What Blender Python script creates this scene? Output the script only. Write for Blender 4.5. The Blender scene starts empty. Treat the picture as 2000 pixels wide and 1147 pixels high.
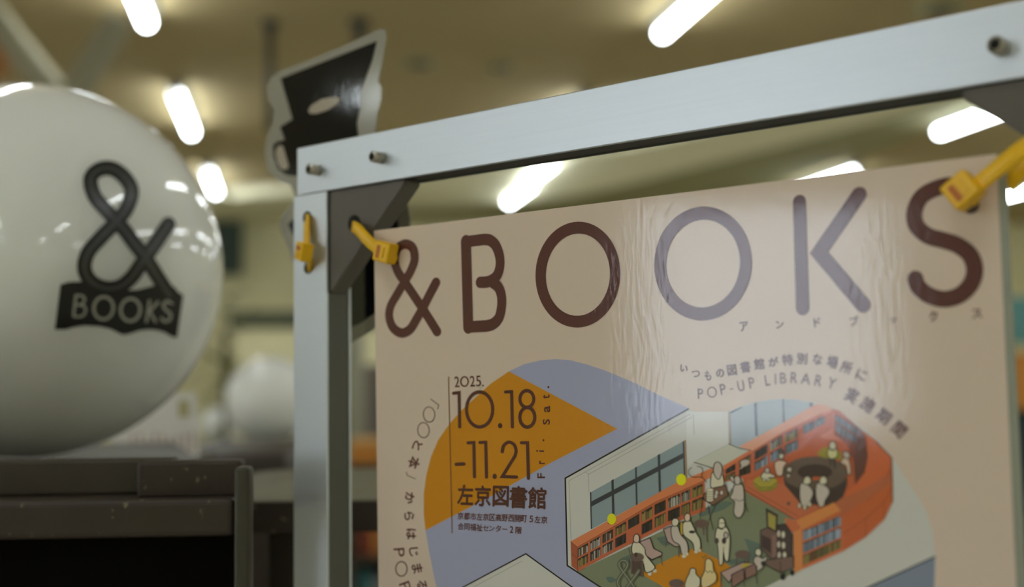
import bpy, bmesh, math, random
from mathutils import Vector as V, Matrix
random.seed(7)
S = bpy.context.scene
COL = S.collection
PI = math.pi

# ------------------------------------------------------------------ camera
CAMZ = 1.25
F = 2250.0
PITCH = math.atan((712 - 573.5) / F)
ROLL = 0.0118
CAM = V((0, 0, CAMZ))
FWD = V((0, math.cos(PITCH), math.sin(PITCH)))
_U = V((1, 0, 0)).cross(FWD)
RT = math.cos(ROLL) * V((1, 0, 0)) - math.sin(ROLL) * _U
UP = math.cos(ROLL) * _U + math.sin(ROLL) * V((1, 0, 0))
cd = bpy.data.cameras.new('camera')
cam = bpy.data.objects.new('camera', cd)
COL.objects.link(cam)
m = Matrix.Identity(4)
for i in range(3):
    m[i][0], m[i][1], m[i][2], m[i][3] = RT[i], UP[i], -FWD[i], CAM[i]
cam.matrix_world = m
cd.sensor_width = 36
cd.lens = F / 2000 * 36
cd.clip_start = 0.02
cd.clip_end = 100
cd.dof.use_dof = True
cd.dof.focus_distance = 0.445
cd.dof.aperture_fstop = 5.0
S.camera = cam

# ------------------------------------------------------------------ world, exposure
w = bpy.data.worlds.new('sky')
S.world = w
w.use_nodes = True
w.node_tree.nodes['Background'].inputs[0].default_value = (0.84, 0.92, 1.03, 1)
w.node_tree.nodes['Background'].inputs[1].default_value = 5.8
S.view_settings.view_transform = 'Standard'
S.view_settings.look = 'None'
S.view_settings.exposure = 0.12
S.view_settings.gamma = 1
S.view_settings.use_curve_mapping = False
S.cycles.use_denoising = True
S.cycles.max_bounces = 8
LAMP_POWER = 23.5

# ------------------------------------------------------------------ helpers
def lin(c):
    return tuple((x / 255 / 12.92) if x <= 10 else ((x / 255 + 0.055) / 1.055) ** 2.4 for x in c)

def ray(x, y):
    return FWD + RT * ((x - 1000) / F) - UP * ((y - 573.5) / F)

def at(x, y, z):
    return CAM + ray(x, y) * z

def mat(name, c, rough=0.5, metal=0.0, spec=0.5, emit=None, trans=0.0, noise=0.0, scale=40, bump=0.0, coat=0.0, ior=1.5, aniso=None):
    M = bpy.data.materials.new(name)
    M.use_nodes = True
    nt = M.node_tree
    b = nt.nodes['Principled BSDF']
    b.inputs['Base Color'].default_value = (*c, 1)
    b.inputs['Roughness'].default_value = rough
    b.inputs['Metallic'].default_value = metal
    b.inputs['Specular IOR Level'].default_value = spec
    b.inputs['IOR'].default_value = ior
    b.inputs['Transmission Weight'].default_value = trans
    b.inputs['Coat Weight'].default_value = coat
    b.inputs['Coat Roughness'].default_value = 0.06
    if emit:
        b.inputs['Emission Color'].default_value = (*emit[0], 1)
        b.inputs['Emission Strength'].default_value = emit[1]
    if noise or bump:
        tc = nt.nodes.new('ShaderNodeTexCoord')
        mp = nt.nodes.new('ShaderNodeMapping')
        if aniso:
            mp.inputs['Scale'].default_value = aniso
        nz = nt.nodes.new('ShaderNodeTexNoise')
        nz.inputs['Scale'].default_value = scale
        nz.inputs['Detail'].default_value = 5
        nt.links.new(tc.outputs['Object'], mp.inputs[0])
        nt.links.new(mp.outputs[0], nz.inputs['Vector'])
        if noise:
            mx = nt.nodes.new('ShaderNodeMix')
            mx.data_type = 'RGBA'
            mx.inputs[6].default_value = (*[v * (1 - noise) for v in c], 1)
            mx.inputs[7].default_value = (*[min(1, v * (1 + noise)) for v in c], 1)
            nt.links.new(nz.outputs[0], mx.inputs[0])
            nt.links.new(mx.outputs[2], b.inputs['Base Color'])
        if bump:
            bp = nt.nodes.new('ShaderNodeBump')
            bp.inputs['Strength'].default_value = 1
            bp.inputs['Distance'].default_value = bump
            nt.links.new(nz.outputs[0], bp.inputs['Height'])
            nt.links.new(bp.outputs[0], b.inputs['Normal'])
    return M

def tag(o, label=None, cat=None, group=None, kind=None):
    if label: o['label'] = label
    if cat: o['category'] = cat
    if group: o['group'] = group
    if kind: o['kind'] = kind
    return o

def link(name, me, M, parent=None, smooth=False):
    o = bpy.data.objects.new(name, me)
    COL.objects.link(o)
    if M: me.materials.append(M)
    if smooth:
        for p in me.polygons: p.use_smooth = True
    if parent:
        o.parent = parent
        o.matrix_parent_inverse = Matrix.Translation(-V(parent.location))
    return o

def empty(name, loc, label=None, cat=None, group=None):
    o = bpy.data.objects.new(name, None)
    COL.objects.link(o)
    o.location = loc
    o.empty_display_size = 0.05
    return tag(o, label, cat, group)

def frombm(name, bm, M, parent=None, smooth=False):
    me = bpy.data.meshes.new(name)
    bmesh.ops.recalc_face_normals(bm, faces=bm.faces)
    bm.to_mesh(me)
    bm.free()
    return link(name, me, M, parent, smooth)

def add_box(bm, o, ax, ay, az, bevel=0.0, seg=2):
    """box spanned by three edge vectors from corner o"""
    vs = [bm.verts.new(o + ax * i + ay * j + az * k) for k in (0, 1) for j in (0, 1) for i in (0, 1)]
    fs = [bm.faces.new([vs[i] for i in q]) for q in ((0, 2, 3, 1), (4, 5, 7, 6), (0, 1, 5, 4), (2, 6, 7, 3), (0, 4, 6, 2), (1, 3, 7, 5))]
    if bevel:
        es = list({e for f in fs for e in f.edges})
        bmesh.ops.bevel(bm, geom=es, offset=bevel, segments=seg, affect='EDGES', profile=0.5)
    return vs

def box(name, o, ax, ay, az, M, parent=None, bevel=0.0, seg=2):
    bm = bmesh.new()
    add_box(bm, V(o), V(ax), V(ay), V(az), bevel, seg)
    return frombm(name, bm, M, parent)

def prism(name, pts, d, M, parent=None, bevel=0.0, smooth=False):
    """closed outline pts (coplanar) extruded by vector d"""
    bm = bmesh.new()
    a = [bm.verts.new(p) for p in pts]
    b = [bm.verts.new(p + d) for p in pts]
    bm.faces.new(a)
    bm.faces.new(b[::-1])
    n = len(pts)
    for i in range(n):
        bm.faces.new((a[i], a[(i + 1) % n], b[(i + 1) % n], b[i]))
    if bevel:
        bmesh.ops.bevel(bm, geom=[e for e in bm.edges], offset=bevel, segments=2, affect='EDGES')
    return frombm(name, bm, M, parent, smooth)

def tube(name, p0, p1, r, M, parent=None, seg=24, r2=None, bevel=0.0):
    bm = bmesh.new()
    d = (p1 - p0)
    z = d.normalized()
    x = z.orthogonal().normalized()
    y = z.cross(x)
    r2 = r if r2 is None else r2
    a = [bm.verts.new(p0 + (x * math.cos(t) + y * math.sin(t)) * r) for t in [2 * PI * i / seg for i in range(seg)]]
    b = [bm.verts.new(p1 + (x * math.cos(t) + y * math.sin(t)) * r2) for t in [2 * PI * i / seg for i in range(seg)]]
    fa = bm.faces.new(a); fb = bm.faces.new(b[::-1])
    for i in range(seg):
        bm.faces.new((a[i], a[(i + 1) % seg], b[(i + 1) % seg], b[i]))
    if bevel:
        bmesh.ops.bevel(bm, geom=list(fa.edges) + list(fb.edges), offset=bevel, segments=2, affect='EDGES')
    return frombm(name, bm, M, parent, True)

def catmull(pts, n=8, closed=False):
    P = [V((*p, 0)) if len(p) == 2 else V(p) for p in pts]
    out = []
    N = len(P)
    rng = N if closed else N - 1
    for i in range(rng):
        if closed:
            p0, p1, p2, p3 = P[(i - 1) % N], P[i], P[(i + 1) % N], P[(i + 2) % N]
        else:
            p0, p1, p2, p3 = P[max(i - 1, 0)], P[i], P[i + 1], P[min(i + 2, N - 1)]
        for k in range(n):
            t = k / n
            out.append(0.5 * ((2 * p1) + (p2 - p0) * t + (2 * p0 - 5 * p1 + 4 * p2 - p3) * t * t + (3 * p1 - p0 - 3 * p2 + p3) * t ** 3))
    if not closed: out.append(P[-1])
    return out

# frame plane basis: UU along the rail (to the right, towards the camera), NN its front normal
_v = ray(-1637, 744); _v.z = 0
UU = -_v.normalized()
NN = V((UU.y, -UU.x, 0))
ZZ = V((0, 0, 1))
P0 = CAM + ray(580, 290) * 0.5625

def W(u, v, n=0.0):
    return P0 + UU * u + ZZ * v + NN * n

def onp(x, y, off=0.0):
    d = ray(x, y)
    t = ((P0 + NN * off - CAM).dot(NN)) / d.dot(NN)
    return CAM + d * t

def uv_of(x, y, off=0.0):
    q = onp(x, y, off) - P0
    return q.dot(UU), q.z

# room axes: BB runs along the lamp rows (away), AA across
BB = ray(560, 717); BB.z = 0; BB.normalize()
AA = V((BB.y, -BB.x, 0))
def RM(a, b, z=0.0):
    return AA * a + BB * b + ZZ * z
CEIL = 2.975
A0, A1, B0, B1 = -9.0, 9.5, -7.0, 13.2

# ------------------------------------------------------------------ materials
m_ceil = mat('tan_ceiling_board', (0.41, 0.32, 0.155), 0.9, noise=0.1, scale=3)
m_ceil2 = mat('olive_ceiling_shade', (0.32, 0.30, 0.155), 0.9, noise=0.08, scale=3)  # olive tone carries the far ceiling's shade; vent rings share it
m_soffit = mat('pale_plaster_soffit', (0.86, 0.82, 0.60), 0.9, noise=0.05, scale=3)
m_wall = mat('beige_plaster_wall', (0.86, 0.81, 0.53), 0.9, noise=0.05, scale=4)
m_floor = mat('beige_floor', (0.66, 0.63, 0.55), 0.95, noise=0.2, scale=60)
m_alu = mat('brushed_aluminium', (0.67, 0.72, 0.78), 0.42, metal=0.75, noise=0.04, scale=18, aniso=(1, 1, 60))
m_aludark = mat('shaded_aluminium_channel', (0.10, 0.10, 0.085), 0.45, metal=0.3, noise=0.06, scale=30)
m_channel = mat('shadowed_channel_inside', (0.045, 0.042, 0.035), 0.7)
m_steel = mat('dull_steel', (0.45, 0.43, 0.37), 0.35, metal=0.8, noise=0.15, scale=300)
m_black = mat('black_void', (0.006, 0.006, 0.006), 0.8)
m_gusset = mat('brown_grey_plastic_gusset', (0.115, 0.10, 0.082), 0.5, noise=0.18, scale=60, bump=0.0003)
m_yellow = mat('yellow_nylon', (0.92, 0.53, 0.004), 0.35, noise=0.05, scale=80)
m_yelldark = mat('orange_nylon_slot', (0.55, 0.15, 0.01), 0.5)
m_balloon = mat('white_balloon_latex', (0.90, 0.92, 0.90), 0.06, spec=0.5, coat=0.2)
m_matte0 = mat('black_interior_shade', (0.006, 0.005, 0.004), 1.0, spec=0.05)
_b = m_balloon.node_tree.nodes['Principled BSDF']
_b.inputs['Subsurface Weight'].default_value = 0.7
_b.inputs['Subsurface Radius'].default_value = (1, 1, 1)
_b.inputs['Subsurface Scale'].default_value = 0.07
m_shelf = mat('dark_brown_shelf', (0.055, 0.043, 0.03), 0.5, noise=0.35, scale=35, bump=0.0006)
m_shelfpale = mat('pale_olive_shelf_top', (0.17, 0.155, 0.095), 0.55, noise=0.2, scale=30)
m_lampbody = mat('white_lamp_housing', (0.34, 0.34, 0.32), 0.5)
m_tube = mat('fluorescent_tube_glow', (1, 1, 1), 0.4, emit=((0.92, 1.01, 1.03), LAMP_POWER))
m_film = mat('clear_laminate_margin', (0.33, 0.35, 0.28), 0.14, spec=0.5)
m_paperback = mat('poster_back_paper', (0.7, 0.68, 0.62), 0.4)
m_orange = mat('orange_wood', (0.62, 0.25, 0.04), 0.5, noise=0.15, scale=6)
m_dark = mat('dark_metal', (0.03, 0.028, 0.02), 0.5)
m_glass = mat('clear_window_glass', (1, 1, 1), 0.0, trans=1.0)
m_white = mat('white_paint', (0.7, 0.7, 0.68), 0.5)

# printed sheet: colour per polygon, one glossy laminate over it with a faint ripple
def print_material(name, rough=0.075, bump=0.000035):
    M = bpy.data.materials.new(name)
    M.use_nodes = True
    nt = M.node_tree
    b = nt.nodes['Principled BSDF']
    a = nt.nodes.new('ShaderNodeAttribute'); a.attribute_name = 'ink'
    nt.links.new(a.outputs['Color'], b.inputs['Base Color'])
    b.inputs['Roughness'].default_value = rough
    b.inputs['Specular IOR Level'].default_value = 0.5
    g = nt.nodes.new('ShaderNodeNewGeometry')
    nz = nt.nodes.new('ShaderNodeTexNoise'); nz.inputs['Scale'].default_value = 330; nz.inputs['Detail'].default_value = 7
    mp = nt.nodes.new('ShaderNodeMapping'); mp.inputs['Scale'].default_value = (1.6, 1.6, 0.5)
    nt.links.new(g.outputs['Position'], mp.inputs[0])
    nt.links.new(mp.outputs[0], nz.inputs['Vector'])
    bp = nt.nodes.new('ShaderNodeBump'); bp.inputs['Strength'].default_value = 1; bp.inputs['Distance'].default_value = bump
    nt.links.new(nz.outputs[0], bp.inputs['Height'])
    nt.links.new(bp.outputs[0], b.inputs['Normal'])
    return M
m_print = print_material('laminated_print')
m_cutprint = print_material('laminated_black_print', 0.05, 0.00003)

# ------------------------------------------------------------------ the room
def struct(o):
    o['kind'] = 'structure'
    return o
struct(box('floor', RM(A0, B0, -0.1), AA * (A1 - A0), BB * (B1 - B0), ZZ * 0.1, m_floor))
struct(box('wall_back', RM(A0, B1, 0), AA * (A1 - A0), BB * 0.15, ZZ * CEIL, m_wall))
struct(box('wall_front', RM(A0, B0 - 0.15, 0), AA * (A1 - A0), BB * 0.15, ZZ * CEIL, m_wall))
struct(box('wall_right', RM(A1, B0, 0), AA * 0.15, BB * (B1 - B0), ZZ * CEIL, m_wall))
# left wall; unseen window added for the bright reflection across the poster
WB0, WB1, WZ0, WZ1 = -2.35, -0.25, 0.62, 2.60
bm = bmesh.new()
for b0, b1, z0, z1 in ((B0, WB0, 0, CEIL), (WB1, B1, 0, CEIL), (WB0, WB1, 0, WZ0), (WB0, WB1, WZ1, CEIL)):
    add_box(bm, RM(A0 - 0.15, b0, z0), AA * 0.15, BB * (b1 - b0), ZZ * (z1 - z0))
struct(frombm('wall_left', bm, m_wall))
wn = struct(empty('window_unseen', RM(A0 - 0.1, WB0, WZ0)))
bm = bmesh.new()
fw = 0.05
for b0, b1, z0, z1 in ((WB0, WB1, WZ0, WZ0 + fw), (WB0, WB1, WZ1 - fw, WZ1), (WB0, WB0 + fw, WZ0 + fw, WZ1 - fw), (WB1 - fw, WB1, WZ0 + fw, WZ1 - fw)):
    add_box(bm, RM(A0 - 0.11, b0, z0), AA * 0.06, BB * (b1 - b0), ZZ * (z1 - z0))
frombm('window_frame', bm, m_white, wn)
box('pane', RM(A0 - 0.085, WB0 + fw, WZ0 + fw), AA * 0.004, BB * (WB1 - WB0 - 2 * fw), ZZ * (WZ1 - WZ0 - 2 * fw), m_glass, wn)
# ceiling: tan boards up to a curved pale soffit, shade beyond it painted as darker olive
def onceil(x, y, z=CEIL):
    d = ray(x, y)
    return CAM + d * ((z - CAMZ) / d.z)
ZS = CEIL - 0.10
lower = [(300, 452), (520, 431), (640, 424), (780, 411), (940, 402), (1080, 390), (1200, 366), (1320, 336), (1440, 306), (1560, 276), (1700, 240), (1830, 204), (1960, 172), (2200, 112)]
upper = [(300, 395), (520, 382), (640, 372), (780, 352), (940, 334), (1080, 318), (1200, 298), (1320, 272), (1440, 246), (1560, 220), (1700, 190), (1830, 160), (1960, 132), (2200, 80)]
struct(box('ceiling', RM(A0, B0, CEIL), AA * (A1 - A0), BB * (B1 - B0), ZZ * 0.1, m_ceil))
lo = [onceil(*q, ZS) for q in lower]
up = [onceil(*q, ZS) for q in upper]
lo = [p for p in catmull(lo, 4)]; up = [p for p in catmull(up, 4)]
bm = bmesh.new()
n = len(lo)
rows = [[bm.verts.new(p + ZZ * dz) for p in line] for line, dz in ((up, 0.095), (up, 0), (lo, 0), (lo, 0.095))]
for r in range(3):
    for i in range(n - 1):
        bm.faces.new((rows[r][i], rows[r][i + 1], rows[r + 1][i + 1], rows[r + 1][i]))
t = frombm('trim_1', bm, m_soffit)
struct(t)
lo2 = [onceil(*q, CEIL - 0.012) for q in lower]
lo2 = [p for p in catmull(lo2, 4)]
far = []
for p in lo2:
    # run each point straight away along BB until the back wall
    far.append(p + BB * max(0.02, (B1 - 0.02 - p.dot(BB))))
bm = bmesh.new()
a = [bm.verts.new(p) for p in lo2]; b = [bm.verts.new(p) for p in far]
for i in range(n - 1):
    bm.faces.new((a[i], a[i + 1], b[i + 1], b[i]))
struct(frombm('ceiling_shaded', bm, m_ceil2))
struct(box('baseboard_back', RM(A0, B1 - 0.02, 0), AA * (A1 - A0), BB * 0.02, ZZ * 0.09, m_shelf))

# ------------------------------------------------------------------ ceiling lamps
LAMPLEN = 1.2
def make_lamp():
    r = empty('ceiling_lamp', (0, 0, 0))
    # trapezoid reflector housing, tube hung just under it
    bm = bmesh.new()
    prof = [(-0.03, 0.03), (-0.06, 0.072), (0.06, 0.072), (0.03, 0.03), (0.012, 0.028), (-0.012, 0.028)]
    L = LAMPLEN / 2 + 0.03
    a = [bm.verts.new(AA * x + BB * (-L) + ZZ * z) for x, z in prof]
    b = [bm.verts.new(AA * x + BB * L + ZZ * z) for x, z in prof]
    k = len(prof)
    for i in range(k): bm.faces.new((a[i], a[(i + 1) % k], b[(i + 1) % k], b[i]))
    bm.faces.new(a); bm.faces.new(b[::-1])
    frombm('reflector', bm, m_lampbody, r)
    tube('tube', BB * (-LAMPLEN / 2 + 0.03) + ZZ * 0.012, BB * (LAMPLEN / 2 - 0.03) + ZZ * 0.010, 0.030, m_tube, r, 12)
    for s in (-1, 1):
        box('socket', BB * (s * (LAMPLEN / 2 - 0.005)) - AA * 0.02 - BB * 0.02 - ZZ * 0.012, AA * 0.04, BB * 0.04, ZZ * 0.062, m_lampbody, r)
    return r
proto = make_lamp()
def put_lamp(first, a, b, label, group=None, z=CEIL - 0.062):
    if first: o = proto
    else:
        o = proto.copy(); COL.objects.link(o)
        for ch in proto.children:
            c = ch.copy(); COL.objects.link(c); c.parent = o
    o.location = RM(a, b, z)
    tag(o, label, 'lamp', group)
    return o
GL = 'fluorescent lamps on the ceiling'
seen = {(-0.66, 5.1): 'glowing ceiling tube cut by the top edge above the white balloon',
        (-0.66, 7.74): 'glowing ceiling tube between the balloon top and the laminated cut-out',
        (-0.66, 10.57): 'glowing ceiling tube just touching the right outline of the white balloon',
        (1.86, 4.9): 'glowing ceiling tube running off the top edge above the middle of the rail',
        (1.88, 7.6): 'glowing ceiling tube mostly hidden behind the aluminium top rail',
        (2.09, 9.45): 'upper of two merged lamp glows seen between rail and poster',
        (2.16, 10.55): 'lower of two merged lamp glows seen between rail and poster',
        (4.68, 7.0): 'glowing ceiling tube half covered by the right corner gusset',
        (4.92, 9.85): 'glowing ceiling tube peeping over the top edge of the poster near letter K'}
first = True
for (a, b), lab in seen.items():
    zz = CEIL - (0.075 if a < 1.9 or a > 4 else 0.13)
    put_lamp(first, a, b, lab, GL, zz); first = False
for b in (-4.5, -1.7, 1.1, 3.9, 6.7, 9.5):
    put_lamp(False, -6.46, b, 'fluorescent ceiling tube outside the view, mirrored as a small glint on the balloon', 'ceiling lamps mirrored in the balloon')
for a in (-3.9,  -0.66, 1.86, 4.68, 7.2):
    for b in (-5.9, -3.1, -0.3, 2.4, 5.1, 7.74, 10.57):
        if any(abs(a - q[0]) < 0.8 and abs(b - q[1]) < 1.3 for q in seen): continue
        put_lamp(False, a, b, 'fluorescent ceiling tube outside the view, mirrored as a small glint on the balloon', 'ceiling lamps mirrored in the balloon')

# diagonal braces hanging at the top left
br = empty('ceiling_brace', at(112, 165, 4.2), 'pale diagonal ceiling brace in V shape behind the balloon top', 'brace')
def bar(name, p, q, r, M, parent):
    d = (q - p); s = d.cross(FWD).normalized() * r; t = s.cross(d).normalized() * r
    return box(name, p - s - t, d, s * 2, t * 2, M, parent, bevel=r * 0.3)
m_brace = mat('cream_painted_brace', (0.30, 0.28, 0.19), 0.8)
bar('strut', at(112, 190, 4.6), onceil(-70, -45), 0.05, m_brace, br)
bar('strut', at(140, 190, 4.5), at(236, 36, 4.5), 0.045, m_brace, br)
rb = box('ceiling_panel', at(-160, 150, 5.9), at(12, 152, 5.9) - at(-160, 150, 5.9), at(-160, 60, 5.9) - at(-160, 150, 5.9), FWD * 0.03, mat('rust_orange_board', (0.30, 0.13, 0.03), 0.7))
tag(rb, 'rust orange board high up at the left edge behind the brace', 'board')
# dark hanging rods and small ceiling spots
for (x, y0, y1, z, lab, r) in ((528, 42, 260, 5.0, 'dark hanging rod left of the laminated cut-out', 0.022), (702, 40, 125, 5.2, 'short dark hanging rod above the laminated cut-out', 0.026)):
    tp_ = onceil(x, y0)
    zd = (tp_ - CAM).dot(FWD)
    h = empty('hanging_rod', tp_, lab, 'rod')
    ln_ = (at(x, y0, zd) - at(x, y1, zd)).z
    tube('rod', tp_ - ZZ * 0.03, tp_ - ZZ * ln_, r, m_dark, h)
    tube('cap', tp_ - ZZ * 0.03, tp_ - ZZ * 0.0005, r * 1.8, m_dark, h)
for (x, y, lab, r) in ((818, 120, 'dark round ceiling vent right of the cut-out tip', 0.10), (978, 126, 'dark round ceiling vent farther right above the rail', 0.08), (1835, 12, 'dark ceiling vent near the top right corner', 0.12)):
    q = onceil(x, y)
    h = empty('ceiling_vent', q, lab, 'vent')
    tube('ring', q - ZZ * 0.02, q - ZZ * 0.001, r, m_ceil2, h)
    tube('grille', q - ZZ * 0.03, q - ZZ * 0.02, r * 0.6, m_shelf, h)

# ------------------------------------------------------------------ aluminium frame
fr = empty('display_stand', W(0.17, -P0.z, -0.01), 'brushed aluminium display stand with brown corner gussets holding the poster', 'stand')
RL = 0.40            # rail length
D = 0.0133
BW = 0.0245          # post width
box('top_rail', W(0, -0.0232, -0.0014), UU * RL, NN * 0.0014, ZZ * 0.0232, m_alu, fr, bevel=0.0004)
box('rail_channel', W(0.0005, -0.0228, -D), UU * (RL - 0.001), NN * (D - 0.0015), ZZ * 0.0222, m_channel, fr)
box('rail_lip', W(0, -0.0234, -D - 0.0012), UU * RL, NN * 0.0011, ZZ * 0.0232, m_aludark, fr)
# posts: open channel, pale face and darker web
def post(u0, mirror=False):
    zb = -P0.z
    top = -0.0234
    box('post', W(u0, zb, -0.0012), UU * BW, NN * 0.0012, ZZ * (top - zb), m_alu, fr, bevel=0.0003)
    uw = u0 + (0 if mirror else BW - 0.0012)
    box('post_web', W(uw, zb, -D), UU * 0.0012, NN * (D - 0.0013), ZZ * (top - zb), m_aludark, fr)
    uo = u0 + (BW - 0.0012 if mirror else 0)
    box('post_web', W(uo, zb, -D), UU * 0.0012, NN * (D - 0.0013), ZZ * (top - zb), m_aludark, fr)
    ul = u0 - 0.0 if mirror else u0 + BW - 0.0012
    box('post_lip', W(ul - 0.0005, zb, -D - 0.0014), UU * 0.0022, NN * 0.0012, ZZ * (top - zb), m_alu, fr)
post(-0.0026)
post(RL - BW + 0.0026, True)
for u0 in (-0.0026, RL - BW + 0.0026):
    box('foot', W(u0, -P0.z, -0.03), UU * BW, NN * 0.25, ZZ * 0.02, m_alu, fr, bevel=0.001)
box('bottom_rail', W(0, -0.70, -D), UU * RL, NN * D, ZZ * 0.0232, m_alu, fr, bevel=0.0005)

# gussets: triangular plates with a thick diagonal edge and a tie hole
def gusset(pts, hole, name='gusset'):
    bm = bmesh.new()
    a = [bm.verts.new(W(u, v, -0.0016)) for u, v in pts]
    b = [bm.verts.new(W(u, v, -0.0115)) for u, v in pts]
    bm.faces.new(a); bm.faces.new(b[::-1])
    k = len(pts)
    for i in range(k): bm.faces.new((a[i], a[(i + 1) % k], b[(i + 1) % k], b[i]))
    bmesh.ops.bevel(bm, geom=list(bm.edges), offset=0.0006, segments=2, affect='EDGES')
    g = frombm(name, bm, m_gusset, fr)
    h = tube('tie_hole', W(*hole, -0.0016), W(*hole, -0.0012), 0.0040, m_black, g)
    return g
uR = RL - BW + 0.0026
gusset([(0.0221, -0.0233), (0.0735, -0.0233), (0.0735, -0.0255), (0.0235, -0.0715), (0.0221, -0.0715)], (uv_of(687, 436)))
gusset([(uR, -0.0233), (uR, -0.0730), (uR - 0.0015, -0.0730), (uv_of(1882, 178)[0] - 0.001, -0.0262), (uv_of(1882, 178)[0] - 0.001, -0.0233)], (uR - 0.022, -0.047))

def bolt(x, y, r=0.0026, ln=0.0062):
    c = onp(x, y)
    tube('bolt', c - NN * 0.001, c + NN * ln, r, m_steel, fr, 24, bevel=0.0005)
    tube('bolt_bore', c + NN * (ln + 0.0001), c + NN * (ln + 0.00015), r * 0.6, m_black, fr, 20)
bolt(622, 333)
bolt(746, 309)
bolt(1956, 94, 0.0026, 0.006)

# ------------------------------------------------------------------ poster
class Print:
    """flat polygons on the poster plane; each layer lies a hair above the last"""
    def __init__(s, to):
        s.v = []; s.f = []; s.c = []; s.to = to
    def poly(s, pts, col, layer):
        i = len(s.v)
        s.v += [s.to(p[0], p[1], layer) for p in pts]
        s.f.append(tuple(range(i, i + len(pts))))
        s.c.append(col)
    def ell(s, cx, cy, rx, ry, col, layer, rot=0, n=28):
        c, q = math.cos(rot), math.sin(rot)
        s.poly([(cx + rx * math.cos(t) * c - ry * math.sin(t) * q, cy + rx * math.cos(t) * q + ry * math.sin(t) * c) for t in [2 * PI * k / n for k in range(n)]], col, layer)
    def ring(s, cx, cy, rx, ry, w, col, layer, rot=0, n=48, wy=None):
        wy = wy or w
        c, q = math.cos(rot), math.sin(rot)
        def P(a, b, t): return (cx + a * math.cos(t) * c - b * math.sin(t) * q, cy + a * math.cos(t) * q + b * math.sin(t) * c)
        for k in range(n):
            t0, t1 = 2 * PI * k / n, 2 * PI * (k + 1) / n
            s.poly([P(rx + w / 2, ry + wy / 2, t0), P(rx + w / 2, ry + wy / 2, t1), P(rx - w / 2, ry - wy / 2, t1), P(rx - w / 2, ry - wy / 2, t0)], col, layer)
    def line(s, pts, w, col, layer, closed=False, caps=True, wv=None, climb=0.0):
        """ribbon with mitred joints and round ends; wv = width for vertical offset when it differs"""
        wv = wv or w
        P = [V((p[0], p[1])) for p in pts]
        Q = [P[0]]
        for p in P[1:]:
            if (p - Q[-1]).length > 1e-6: Q.append(p)
        P = Q; N = len(P)
        if N < 2: return
        k = w / wv
        P = [V((p.x, p.y * k)) for p in P]
        L = []; R_ = []
        for i in range(N):
            a = P[i] - P[i - 1] if (i > 0 or closed) else P[1] - P[0]
            b = P[(i + 1) % N] - P[i] if (i < N - 1 or closed) else P[-1] - P[-2]
            a = a.normalized(); b = b.normalized()
            na = V((-a.y, a.x)); nb = V((-b.y, b.x))
            mm = na + nb
            if mm.length < 1e-3: mm = na
            mm.normalize()
            ln = min(1 / max(mm.dot(na), 0.35), 2.2) * w / 2
            L.append(P[i] + mm * ln); R_.append(P[i] - mm * ln)
        un = lambda p: (p.x, p.y / k)
        rng = N if closed else N - 1
        for i in range(rng):
            j = (i + 1) % N
            s.poly([un(L[i]), un(L[j]), un(R_[j]), un(R_[i])], col, layer + climb * i / rng)
            if climb:
                for q in range(len(s.v) - 4, len(s.v)): pass
        if caps and not closed:
            for (c0, nrm) in ((P[0], P[0] - P[1]), (P[-1], P[-1] - P[-2])):
                d = nrm.normalized(); e = V((-d.y, d.x))
                s.poly([un(c0 + (e * math.cos(t) + d * math.sin(t)) * w / 2) for t in [PI * q / 8 for q in range(9)]], col, layer + (climb if c0 is P[-1] else 0))
    def build(s, name, M, parent):
        me = bpy.data.meshes.new(name)
        me.from_pydata(s.v, [], s.f)
        at_ = me.color_attributes.new('ink', 'FLOAT_COLOR', 'CORNER')
        li = 0
        for p, c in zip(me.polygons, s.c):
            for _ in p.vertices:
                at_.data[li].color = (*c, 1); li += 1
        # face the camera side
        if s.flip:
            for p in me.polygons:
                if p.normal.dot(NN) < 0: p.flip()
        return link(name, me, M, parent)
    flip = True

KINK = 1.9
def ink(r, g, b, k=None):
    return tuple(min(0.92, v * (k or KINK)) for v in lin((r, g, b)))

LAY = 0.000018
PT = 0.0008   # how far the printed face stands before the frame plane
def topx(x, y, layer):
    return onp(x, y, PT + 0.00003 + layer * LAY)
def touv(u, v, layer):
    return W(u, v, PT + 0.00003 + layer * LAY)

# glyph outlines from Blender's own built-in font (CJK included)
_gc = {}
def glyph(txt, weight=0.0):
    key = (txt, weight)
    if key in _gc: return _gc[key]
    cu = bpy.data.curves.new('t', 'FONT')
    cu.body = txt
    cu.size = 1
    cu.resolution_u = 3
    cu.offset = weight
    ob = bpy.data.objects.new('t', cu)
    me = ob.to_mesh()
    vs = [(v.co.x, v.co.y) for v in me.vertices]
    fs = [tuple(p.vertices) for p in me.polygons]
    ob.to_mesh_clear()
    bpy.data.objects.remove(ob)
    bpy.data.curves.remove(cu)
    x0 = min(v[0] for v in vs); x1 = max(v[0] for v in vs); y0 = min(v[1] for v in vs); y1 = max(v[1] for v in vs)
    vs = [((v[0] - x0) / max(x1 - x0, 1e-6) - 0.5, (v[1] - y0) / max(y1 - y0, 1e-6) - 0.5) for v in vs]
    _gc[key] = (vs, fs)
    return _gc[key]

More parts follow.
